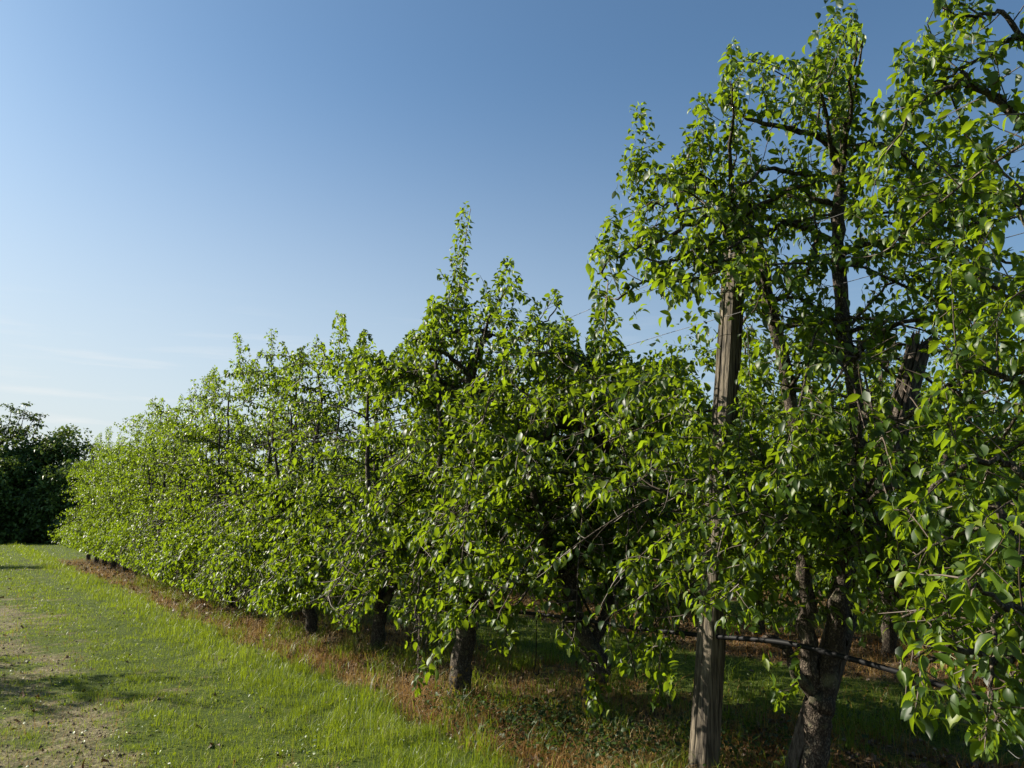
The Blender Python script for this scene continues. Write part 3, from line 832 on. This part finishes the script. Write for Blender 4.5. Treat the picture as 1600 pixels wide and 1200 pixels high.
for c_, j0, j1 in ((14.25, -3, 10), (19.3, -3, 11)):
    for j in range(j0, j1):
        o = place_copy(k % 4, rowpt(t2 + 2.1 * j + r3.normal(0, .08), c_ + r3.normal(0, .06)), (math.pi if r3.random() < .5 else 0) + r3.normal(0, .12), r3.uniform(.93, 1.05)); k += 1
        set_tag(o, "pear tree deep in the orchard, one of the rows beyond the second", "tree", "pear trees of the rows beyond")

# --- two pear trees left of the picture that throw the shadows on the grass
for (x, y, s, lab) in ((-10.5, 9.45, 1.0, "pear tree left of the picture casting the shadow over the bare track"), (-22.0, 27.9, 1.0, "pear tree left of the picture casting the shadow on the farther grass")):
    o = place_copy(k % 4, (x, y, 0), r3.uniform(0, 6), s); k += 1
    set_tag(o, lab, "tree", "pear trees left of the picture")

# ------------------------------------------------------------------ the dark wood edge at the end of the grass
def wood_tree(base, h, w, seed, label, spiky=False):
    r = np.random.default_rng(seed)
    base = np.asarray(base, float)
    root = empty("woodland_tree", base)
    acc = Acc()
    tr = smooth_path([(0, 0, -.1), (r.normal(0, .1), 0, h * .25), (r.normal(0, .3), r.normal(0, .3), h * .6), (r.normal(0, .4), r.normal(0, .4), h * .92)], 5, r, .03)
    tube(acc, tr, np.linspace(.26, .05, len(tr)), 9, 0, .06, r)
    acc.build("trunk", [M_BARK], root)
    acc = Acc()
    P, D, L, T = [], [], [], []
    nb = 105
    for b in range(nb):
        s = r.uniform(.06, 1) if b > 14 else r.uniform(.02, .3)
        z = h * s
        a = r.uniform(0, 6.28)
        ww = w * float(np.interp(s, [0, .1, .4, .75, 1], [.85, 1.0, 1.0, .88, .45])) * r.uniform(.6, 1.1)
        p0 = tr[min(int(max(s - .12, .05) * len(tr)), len(tr) - 1)]
        p1 = np.array([math.cos(a) * ww, math.sin(a) * ww, z])
        q = smooth_path([p0, p0 * .4 + p1 * .6 + UP * .25, p1], 4, r, .04)
        tube(acc, q, np.linspace(.05, .012, len(q)), 4, 1)
        nc = 10
        for c_ in range(nc):
            s2 = r.uniform(.35, 1.05)
            cc = p0 * (1 - s2) + p1 * s2 + r.normal(0, .32, 3)
            m = 17
            tn = r.normal(.4, .2)
            P.append(cc + r.normal(0, .2, (m, 3))); d = r.normal(0, 1, (m, 3)) + norm(p1 - p0) * .6 - UP * .3; D.append(norm(d))
            L.append(r.uniform(.16, .32, m)); T.append(np.clip(r.normal(tn, .15, m), 0, 1))
    if spiky:          # open forked twigs with tufts, standing clear over the crown
        for b in range(9):
            x0 = r.uniform(-w * .7, w * .7)
            p0 = np.array([x0 * .7, r.normal(0, .3), h * .86]); p1 = np.array([x0, r.normal(0, .4), h * r.uniform(1.0, 1.16)])
            q = smooth_path([p0, (p0 + p1) / 2 + r.normal(0, .1, 3), p1], 4)
            tube(acc, q, np.linspace(.045, .014, len(q)), 4, 1)
            for e in range(6):
                s2 = r.uniform(.45, 1.0); st = p0 * (1 - s2) + p1 * s2
                en = st + np.array([r.normal(0, .35), r.normal(0, .3), r.uniform(.05, .35)])
                tube(acc, np.array([st, (st + en) / 2 + UP * .03, en]), np.array([.016, .013, .01]), 4, 1)
                m = 22
                P.append(en + r.normal(0, .11, (m, 3)) * np.array([1.4, 1.4, .55])); D.append(norm(r.normal(0, 1, (m, 3)) * np.array([1, 1, .35]))); L.append(r.uniform(.12, .22, m)); T.append(np.full(m, .3))
    P, D, L, T = map(np.concatenate, (P, D, L, T))
    leaves_mesh(acc, P, D, norm(UP + r.normal(0, .5, P.shape)), L, T, 1, 0, r, wr=.36)
    acc.build("crown", [M_DARKLEAF, M_BARK], root)
    set_tag(root, label, "tree", "trees of the dark wood edge")
wd = [(-38.2, 57, 8.6, 4.4, 1, "dark wood edge tree with open forked twigs standing clear above its crown", True),
      (-43.5, 58, 8.6, 4.6, 2, "dark wood edge tree at the far left edge of the picture", True),
      (-34.3, 58, 8.3, 4.0, 3, "rounded dark wood edge tree between the forked twigs and the row end", False),
      (-28.0, 60, 7.4, 4.0, 4, "dark wood edge tree half hidden behind the end of the pear row", False),
      (-36.0, 54.0, 5.6, 3.2, 5, "lower bushy tree in front of the dark wood edge, catching a little light", False),
      (-41.0, 54.0, 4.8, 3.4, 7, "low dark bush at the left end of the wood edge", False),
      (-31.0, 55.0, 5.2, 3.2, 8, "low bushy tree by the row end, under the rounded dark tree", False),
      (-50.0, 57, 8.8, 4.6, 6, "dark wood edge tree beyond the left side of the picture", False),
      (-57.0, 55, 9.0, 4.6, 9, "second dark wood edge tree beyond the left side of the picture", False),
      (-47.0, 52, 6.5, 3.4, 10, "third dark wood edge tree beyond the left side of the picture", False)]
for x, y, h, w, s, lab, sp in wd:
    wood_tree((x, y, 0), h, w, s, lab, sp)

# ------------------------------------------------------------------ posts, hose, wires
def post(name, p0, p1, w, seed, label, broken=.04, square=.6, mat=None):
    r = np.random.default_rng(seed)
    p0 = np.asarray(p0, float); p1 = np.asarray(p1, float)
    ax = p1 - p0; Lh = np.linalg.norm(ax); T = ax / Lh
    e1 = norm(np.cross(T, np.array([0, 1.0, 0]))); e2 = np.cross(T, e1)
    sides, rings = 64, 40
    a = np.arange(sides) * 2 * math.pi / sides
    sq = (np.abs(np.cos(a - .62)) ** 7 + np.abs(np.sin(a - .62)) ** 7) ** (-1 / 7)
    base_r = w / 2 * (square * sq + (1 - square))
    groove = np.zeros(sides)
    for k in range(13):
        c = r.integers(0, sides); groove[c] -= r.uniform(.08, .30); groove[(c + 1) % sides] -= r.uniform(.0, .08)
    V = []
    ph = np.cumsum(r.normal(0, .02, (rings, sides)), 0)
    for i in range(rings):
        s = i / (rings - 1)
        taper = 1.06 - .16 * s
        fade = np.clip(.35 + .9 * s, 0, 1)
        rad = base_r * taper * (1 + groove * fade + r.normal(0, .008, sides) + .35 * ph[i] * .3)
        c = p0 + ax * s
        ring = c + rad[:, None] * (np.cos(a)[:, None] * e1 + np.sin(a)[:, None] * e2)
        if i == rings - 1:
            ring += T * (r.normal(0, broken, sides)[:, None] + (np.sin(a * 2 + 1) * broken)[:, None])
        V.append(ring)
    acc = Acc()
    V = np.concatenate(V)
    i = np.arange(rings - 1)[:, None] * sides; j = np.arange(sides)[None, :]; j2 = (j + 1) % sides
    q = np.stack([i + j, i + j2, i + sides + j2, i + sides + j], -1).reshape(-1, 4)
    # splintered top
    ctr = p1 - T * .015
    V = np.concatenate([V, ctr[None]])
    top = np.stack([(rings - 1) * sides + np.arange(sides), (rings - 1) * sides + (np.arange(sides) + 1) % sides, np.full(sides, len(V) - 1)], -1)
    acc.add(V - p0, np.concatenate([q.ravel(), top.ravel()]), np.concatenate([np.full(len(q), 4), np.full(len(top), 3)]))
    o = acc.build(name, [mat or M_POST], None, smooth=False)
    o.location = p0
    set_tag(o, label, "post")
    return o
pp0 = ground_at(1094, 1215); pp0[2] = -.15
Yp = pp0[1]
pp1 = at(1148, 402, Yp + .12)
post("wooden_post", pp0, pp1, .156, 3, "upright square weathered grey-brown wooden post in the front row, lit on its left face")
sb = at(1236, 1222, yA + .18); sb[2] = -.1
st_ = at(1437, 537, yA + .3)
post("leaning_stake", sb, st_, .165, 8, "shaded broken-topped wooden stake leaning to the right behind the low forked pear tree", .035, .25, M_STAKE)

def cable(name, pts, r, mat, label, cat, sides=8, per=6):
    P = smooth_path(pts, per); acc = Acc(); b = P[0].copy()
    tube(acc, P - b, np.full(len(P), r), sides)
    o = acc.build(name, [mat]); o.location = b
    return set_tag(o, label, cat)
hc = ROW_C - .19
hose = [at_c(u, v, hc) for u, v in [(1800, 1158), (1700, 1131), (1600, 1104), (1500, 1080), (1420, 1055), (1350, 1035), (1300, 1022), (1250, 1009), (1200, 1001), (1100, 993), (1000, 982), (930, 972), (860, 962), (800, 955), (740, 946), (680, 934), (630, 921), (590, 913), (540, 905), (480, 898)]]
e = hose[-1]
for kx in range(1, 12): hose.append(e + RDIR * kx * 1.9 + UP * (.03 * math.sin(kx * 1.7)))
cable("irrigation_hose", hose, .0155, M_HOSE, "black irrigation hose strung knee high from tree to tree along the front row", "hose", 10)
d0 = at_c(838, 962, hc); 
cable("dripper_tube", [d0, at_c(838, 1000, hc), at_c(837, 1035, hc), at_c(834, 1050, hc), at_c(840, 1054, hc), at_c(842, 1046, hc)], .0045, M_HOSE, "thin dripper tube with a hooked end hanging from the hose", "tube", 6)
def wire_along(v_at_post, sag, label, dc=0.0):
    z0 = at(1130, v_at_post, Yp)
    a = np.array(z0) + NDIR * dc
    pts = [a - RDIR * 5.5 + UP * .05]
    for s in (0, 2, 4, 6, 8, 10, 14, 18, 22, 26):
        pts.append(a + RDIR * s - UP * sag * math.sin(min(s, 12) / 12 * math.pi) + UP * 0)
    cable("trellis_wire", pts, .0022, M_WIRE, label, "wire", 5)
wire_along(500, .16, "lower thin trellis wire running off the upright post, seen against the sky", -.06)
wire_along(408, .18, "upper thin trellis wire running off the upright post through the spire tree", -.07)
# two loose ends of wire hanging by the close leaves at the lower right
cable("loose_wire", [at(1545, 1095, 3.2), at(1560, 1120, 3.2), at(1580, 1140, 3.15), at(1600, 1175, 3.1), at(1592, 1185, 3.1), at(1575, 1172, 3.15)], .0022, M_WIRE, "loose twisted bit of shiny wire hanging at the lower right edge", "wire", 5)

# ------------------------------------------------------------------ ground
def vnoise(x, y, seed=0, octaves=4):
    """smooth value noise for the layout of soil, grass and litter"""
    out = np.zeros(np.shape(x)); amp = 1.0; tot = 0
    for o in range(octaves):
        f = 2 ** o
        xs = np.asarray(x) * f + seed * 17.3 + o * 31.7; ys = np.asarray(y) * f + seed * 9.1 + o * 11.3
        xi = np.floor(xs).astype(np.int64); yi = np.floor(ys).astype(np.int64); xf = xs - xi; yf = ys - yi
        def h(a, b):
            n = (a * 374761393 + b * 668265263 + seed * 2147483 + o * 97) & 0x7fffffff
            n = ((n ^ (n >> 13)) * 1274126177) & 0x7fffffff
            return ((n ^ (n >> 16)) & 0xffff) / 65535.0
        sx_ = xf * xf * (3 - 2 * xf); sy_ = yf * yf * (3 - 2 * yf)
        out += amp * ((h(xi, yi) * (1 - sx_) + h(xi + 1, yi) * sx_) * (1 - sy_) + (h(xi, yi + 1) * (1 - sx_) + h(xi + 1, yi + 1) * sx_) * sy_)
        tot += amp; amp *= .5
    return out / tot

ROW_END = tcoord(front[-1][1]) + .9
def zones(x, y):
    """strip 0..1 (bare orchard strip under the rows), track 0..1 (worn wheel track), straw 0..1 (bare pale patches)"""
    c = x * NDIR[0] + y * NDIR[1]; t = x * RDIR[0] + y * RDIR[1]
    w = vnoise(x * .9, y * .9, 3) - .5
    w2 = vnoise(x * 2.6, y * 2.6, 4) - .5
    d = np.abs(((c - ROW_C + 2.5) % 5.0) - 2.5)
    d = np.where(c < 2.4, 9, d)
    d = np.where(t > ROW_END, 9, d)
    strip = np.clip((np.where(c > 5.4, 1.6, 1.16) + w * .5 + w2 * .35 - d) / .25, 0, 1)
    n1 = vnoise(x * .55, y * .55, 5)
    tr1 = np.exp(-((c - .65 + w * .5) / .72) ** 2) * np.clip((t + 0) / 1, 0, 1) * np.clip((25 - t) / 9, 0, 1)
    tr2 = np.exp(-((c - 2.05 + w * .3) / .28) ** 2)
    w3 = vnoise(x * 9, y * 9, 6) - .5
    straw = np.clip((tr1 * 1.0 + n1 * .8 + w2 * 1.9 + w3 * 1.6 - .92) / .55, 0, 1) * .9
    return c, t, strip, np.clip(tr2 * .75, 0, 1), straw, tr1

def grid_axis(parts):
    return np.unique(np.concatenate([np.arange(a, b, s) for a, b, s in parts] + [[parts[-1][1]]]))
gx = grid_axis([(-1200, -200, 200), (-200, -60, 20), (-60, -14, 2.0), (-14, 8, .1), (8, 30, 1.0), (30, 200, 20), (200, 1200, 200)])
gy = grid_axis([(-1200, -100, 200), (-100, -4, 8), (-4, 4, .5), (4, 16, .1), (16, 40, .4), (40, 80, 2.0), (80, 300, 20), (300, 1800, 250)])
GX, GY = np.meshgrid(gx, gy)
GZ = (vnoise(GX * .7, GY * .7, 1) - .5) * .05 + (vnoise(GX * 4, GY * 4, 2, 3) - .5) * .050 - .01
GZ = np.where((GX < -60) | (GX > 40) | (GY > 80) | (GY < -5), -.02, GZ)
def ground_z(x, y):
    return (vnoise(x * .7, y * .7, 1) - .5) * .05 + (vnoise(x * 4, y * 4, 2, 3) - .5) * .050 - .01
nx, ny = len(gx), len(gy)
V = np.stack([GX, GY, GZ], -1).reshape(-1, 3)
i = np.arange(ny - 1)[:, None] * nx; j = np.arange(nx - 1)[None, :]
Q = np.stack([i + j, i + j + 1, i + nx + j + 1, i + nx + j], -1).reshape(-1, 4)
_, _, strip, tr2, straw, tr1 = zones(V[:, 0], V[:, 1])

m, nt, out = new_mat("orchard_ground"); L = nt.links
tcd = N(nt, "TexCoord")
nA = N(nt, "TexNoise", Scale=26.0, Detail=8.0, Roughness=.7); L.new(tcd.outputs['Object'], nA.inputs['Vector'])
nB = N(nt, "TexNoise", Scale=1.1, Detail=6.0, Roughness=.6); L.new(tcd.outputs['Object'], nB.inputs['Vector'])
aS = N(nt, "Attribute"); aS.attribute_name = "strip"
aW = N(nt, "Attribute"); aW.attribute_name = "straw"
turf = ramp(nt, nA.outputs['Fac'], [(.3, (.016, .029, .005)), (.5, (.050, .075, .009)), (.7, (.11, .118, .025))])
dirt = ramp(nt, nA.outputs['Fac'], [(.3, (.020, .014, .008)), (.5, (.075, .050, .028)), (.7, (.18, .125, .068))])
pale = ramp(nt, nA.outputs['Fac'], [(.3, (.050, .042, .025)), (.5, (.145, .122, .070)), (.68, (.33, .285, .175))])
m1 = N(nt, "Mix"); m1.data_type = 'RGBA'; L.new(aS.outputs['Fac'], m1.inputs['Factor']); L.new(turf, m1.inputs['A']); L.new(dirt, m1.inputs['B'])
m2 = N(nt, "Mix"); m2.data_type = 'RGBA'; L.new(aW.outputs['Fac'], m2.inputs['Factor']); L.new(m1.outputs['Result'], m2.inputs['A']); L.new(pale, m2.inputs['B'])
p = N(nt, "BsdfPrincipled"); p.inputs['Roughness'].default_value = .95; p.inputs['Specular IOR Level'].default_value = .1
L.new(m2.outputs['Result'], p.inputs['Base Color'])
b = N(nt, "Bump"); b.inputs['Strength'].default_value = .9; b.inputs['Distance'].default_value = .03
L.new(nA.outputs['Fac'], b.inputs['Height']); L.new(b.outputs[0], p.inputs['Normal'])
L.new(p.outputs[0], out.inputs['Surface'])
M_GROUND = m
g_ = mesh_object("ground", V, Q.ravel(), np.full(len(Q), 4), [M_GROUND])
for nm_, arr in (("strip", strip), ("straw", straw)):
    a_ = g_.data.attributes.new(nm_, 'FLOAT', 'POINT'); a_.data.foreach_set("value", arr.astype(np.float32))
set_tag(g_, kind="structure")

# ------------------------------------------------------------------ grass, dry grass, litter
def scatter(n, y0, y1, r, xl=-.74, xr=.74):
    """points in the view's wedge of ground, spread so that near ground gets more of them"""
    y = y0 * (y1 / y0) ** r.random(n)
    x = r.uniform(xl, xr, n) * (y + .6)
    return x, y

def blades(acc, x, y, h, wd_, r, tone, lean=.55, m=0):
    n = len(x)
    z = ground_z(x, y)
    a = r.uniform(0, 6.28, n)
    face = np.stack([np.cos(a), np.sin(a), np.zeros(n)], 1)
    b = r.uniform(0, 6.28, n); le = r.uniform(.1, 1.0, n) * lean
    ld = np.stack([np.cos(b) * le, np.sin(b) * le, np.ones(n)], 1)
    P = np.stack([x, y, z - .004], 1)
    M = P + ld * (h * .55)[:, None] * np.array([.55, .55, 1])
    Tt = P + ld * h[:, None] * np.array([1.35, 1.35, .92])
    w = face * wd_[:, None] * .5
    V = np.stack([P - w, P + w, M + w * .8, M - w * .8, Tt], 1)
    f = np.array([0, 1, 2, 3, 3, 2, 4])
    acc.add(V.reshape(-1, 3), (np.arange(n)[:, None] * 5 + f[None, :]).ravel(), np.tile([4, 3], n), m, np.repeat(tone, 5))

r = np.random.default_rng(42)
acc = Acc()
x, y = scatter(680000, 4.9, 52, r, -.78, .70)
c, t, strip, tr2, straw, tr1 = zones(x, y)
pn = vnoise(x * 1.3, y * 1.3, 8); pf = vnoise(x * 6, y * 6, 12)
keep = r.random(len(x)) < np.clip((1 - .93 * strip) * (1 - .72 * straw) * (1 - .45 * tr2) * (1 - .35 * tr1) * np.clip(.25 + 2.2 * (pf - .3), .12, 1.2), 0, 1)
x, y, c, t, strip, tr2, straw, tr1, pn, pf = [q[keep] for q in (x, y, c, t, strip, tr2, straw, tr1, pn, pf)]
edge = np.exp(-((c - 2.75) / .42) ** 2)
h = (.020 + .030 * pn + .045 * np.clip(pf - .45, 0, 1) + .085 * edge * pf) * (1 - .5 * tr2) * (1 - .35 * tr1) * r.uniform(.55, 1.5, len(x)) * np.clip(1 + (y - 12) / 60, 1, 1.6)
h = np.where(c > 3.2, h * 1.0, h)
kk = (c < 3.4) | (r.random(len(x)) < .28 + .3 * pn)
x, y, c, tr2, straw, tr1, pn, pf, edge, h = [q[kk] for q in (x, y, c, tr2, straw, tr1, pn, pf, edge, h)]
wd_ = r.uniform(.0022, .0046, len(x)) * np.clip(y / 7.5, .8, 5.0)
tone = np.clip(r.normal(.38, .17, len(x)) + (pn - .5) * .7 + (pf - .5) * .8 + .10 * edge + .12 * tr2 + np.where(r.random(len(x)) < .07 + .35 * straw + .10 * tr1, .6, 0), 0, 1)
tall = r.random(len(x)) < .05
h = np.where(tall, h * r.uniform(1.5, 2.6, len(x)), h)
blades(acc, x, y, h, wd_, r, tone)
o = acc.build("grass", [M_GRASS]); set_tag(o, "short mown green grass of the headland and alleys", "grass", kind="stuff")

acc = Acc()
x, y = scatter(300000, 4.9, 40, r, -.74, .74)
c, t, strip, tr2, straw, tr1 = zones(x, y)
patch = np.clip((vnoise(x * 1.1, y * 1.1, 21) - .40) / .2, 0, 1)
fl = np.exp(-((c - 3.25) / .5) ** 2)
keep = r.random(len(x)) < np.clip(strip * (.36 + 1.1 * patch * (.3 + fl)) + straw * .35 + .10 * (c > 5) * patch, 0, 1)
x, y, c, strip, straw, patch = [q[keep] for q in (x, y, c, strip, straw, patch)]
h = np.where(straw > .5, .02, r.uniform(.04, .15, len(x)))
tone = np.clip(r.normal(.35, .22, len(x)) + straw * .4 + (vnoise(x * 1.2, y * 1.2, 23) - .5) * 1.7, 0, 1)
blades(acc, x, y, h, r.uniform(.0022, .0042, len(x)) * np.clip(y / 7.5, .8, 3), r, tone, 1.1)
o = acc.build("dry_grass", [M_DRY]); set_tag(o, "dry orange and straw coloured grass along the strip under the trees", "grass", kind="stuff")

# tall green tufts in the strip
acc = Acc()
for k in range(290):
    tt = r.uniform(3, 24) if k > 60 else r.uniform(3, 9); cc = r.uniform(2.9, 6.5)
    p = rowpt(tt, cc); m_ = r.integers(25, 80)
    xx = p[0] + r.normal(0, .07, m_); yy = p[1] + r.normal(0, .07, m_)
    blades(acc, xx, yy, r.uniform(.08, .27, m_), r.uniform(.003, .006, m_), r, np.clip(r.normal(.35, .2, m_), 0, .95), .7)
for p in [b_ for _, b_, _ in front[:8]] + [bA, bB, bC, pp0]:      # weeds and grass round the feet of trunks and post
    for k in range(7):
        a = r.uniform(0, 6.28); q = p + np.array([math.cos(a), math.sin(a), 0]) * r.uniform(.1, .3); m_ = r.integers(12, 34)
        blades(acc, q[0] + r.normal(0, .05, m_), q[1] + r.normal(0, .05, m_), r.uniform(.06, .22, m_), r.uniform(.003, .006, m_), r, np.clip(r.normal(.45, .25, m_), 0, 1), .8)
o = acc.build("grass_tufts", [M_GRASS]); o.name = "tall_grass"; set_tag(o, "taller green grass standing in the strip between the trunks", "grass", kind="stuff")

acc = Acc()
x, y = scatter(52000, 4.9, 30, r, -.74, .74)
c, t, strip, tr2, straw, tr1 = zones(x, y)
lp = vnoise(x * 1.4, y * 1.4, 31)
keep = r.random(len(x)) < np.clip(strip * (.4 + 1.6 * np.clip(lp - .35, 0, 1)) + .008 + .02 * straw, 0, 1)
x, y = x[keep], y[keep]; n = len(x)
P = np.stack([x, y, ground_z(x, y) + r.uniform(.0, .022, n)], 1)
D = norm(r.normal(0, 1, (n, 3)) * np.array([1, 1, .45])); Nn = norm(UP + r.normal(0, .6, (n, 3)))
leaves_mesh(acc, P, D, Nn, r.uniform(.025, .065, n) * np.clip(y / 9, 1, 2), np.clip(r.beta(1.6, 2.2, n), 0, 1), 2, 0, r, .3, .9, .8)
for k in range(420):       # fallen twigs among the leaves
    p = rowpt(r.uniform(2, 16), r.uniform(3.0, 5.6)); p[2] = ground_z(p[0], p[1]) + r.uniform(.004, .03)
    a = r.uniform(0, 6.28); ln = r.uniform(.06, .3)
    q = p + np.array([math.cos(a), math.sin(a), r.normal(0, .15)]) * ln
    tube(acc, np.array([p, (p + q) / 2 + r.normal(0, .015, 3), q]), np.array([.004, .0035, .002]), 4, 0)
o = acc.build("leaf_litter", [M_LITTER]); set_tag(o, "brown dead leaves and twigs lying on the bare strip", "leaf litter", kind="stuff")

acc = Acc()
x, y = scatter(60000, 4.9, 18, r, -.78, .6)
c, t, strip, tr2, straw, tr1 = zones(x, y)
keep = r.random(len(x)) < np.clip(straw * .5 + tr1 * .06 + strip * .10 + tr2 * .05, 0, 1)
x, y = x[keep], y[keep]; n = len(x)
sz = r.uniform(.003, .011, n) * np.where(r.random(n) < .08, 1.9, 1)
ctr = np.stack([x, y, ground_z(x, y) + sz * .2], 1)
oc = np.array([[1, 0, 0], [0, 1, 0], [-1, 0, 0], [0, -1, 0], [.2, .1, .75], [0, 0, -.6]])
V = ctr[:, None, :] + oc[None] * sz[:, None, None] * r.uniform(.55, 1.4, (n, 6, 3)) + r.normal(0, .15, (n, 6, 3)) * sz[:, None, None]
f = np.array([0, 1, 4, 1, 2, 4, 2, 3, 4, 3, 0, 4, 1, 0, 5, 2, 1, 5, 3, 2, 5, 0, 3, 5])
acc.add(V.reshape(-1, 3), (np.arange(n)[:, None] * 6 + f[None]).ravel(), np.full(n * 8, 3), 0, np.repeat(np.clip(r.normal(.6, .25, n), 0, 1), 6))
o = acc.build("soil_clods", [M_CLOD], smooth=False); set_tag(o, "small crumbs of dry soil on the worn wheel track", "soil", kind="stuff")

acc = Acc()
x, y = [], []
for (u_, v_, n_, s_) in ((880, 1150, 900, .30), (860, 1125, 600, .25), (760, 1110, 300, .22), (960, 1185, 500, .3), (1180, 1180, 500, .35), (1010, 1165, 300, .3), (1400, 1120, 500, .5), (700, 1100, 160, .15)):
    p = ground_at(u_, v_); x.append(p[0] + r.normal(0, s_, n_)); y.append(p[1] + r.normal(0, s_, n_))
x = np.concatenate(x); y = np.concatenate(y)
n = len(x)
hgt = r.uniform(.01, .11, n)
xa, ya = scatter(16000, 4.9, 20, r, -.78, .3)          # small broad leaves mixed into the turf
ca = zones(xa, ya)
ka = (r.random(len(xa)) < np.clip((vnoise(xa * 2.2, ya * 2.2, 51) - .42) * 5, 0, 1) * (1 - ca[2]) * (1 - ca[4]))
x = np.concatenate([x, xa[ka]]); y = np.concatenate([y, ya[ka]]); hgt = np.concatenate([hgt, r.uniform(.012, .04, int(ka.sum()))]); n = len(x)
P = np.stack([x, y, ground_z(x, y) + hgt], 1)
Dw = norm(r.normal(0, 1, (n, 3)) * np.array([1, 1, .4])); Nw = norm(UP + r.normal(0, .45, (n, 3))); Lw = r.uniform(.02, .05, n); Tw = np.clip(r.normal(.4, .25, n), 0, 1)
k0 = n - int(ka.sum())
leaves_mesh(acc, P[:k0], Dw[:k0], Nw[:k0], Lw[:k0], Tw[:k0], 2, 0, r, .36, .4, .3)
leaves_mesh(acc, P[k0:], Dw[k0:], Nw[k0:], Lw[k0:] * .7, Tw[k0:], 2, 1, r, .36, .4, .3)
o = acc.build("ground_weeds", [M_IVY, M_GRASS]); set_tag(o, "low dark leafy weeds creeping between the trunk bases", "weeds", kind="stuff")
print("front leaves", LEAVES)
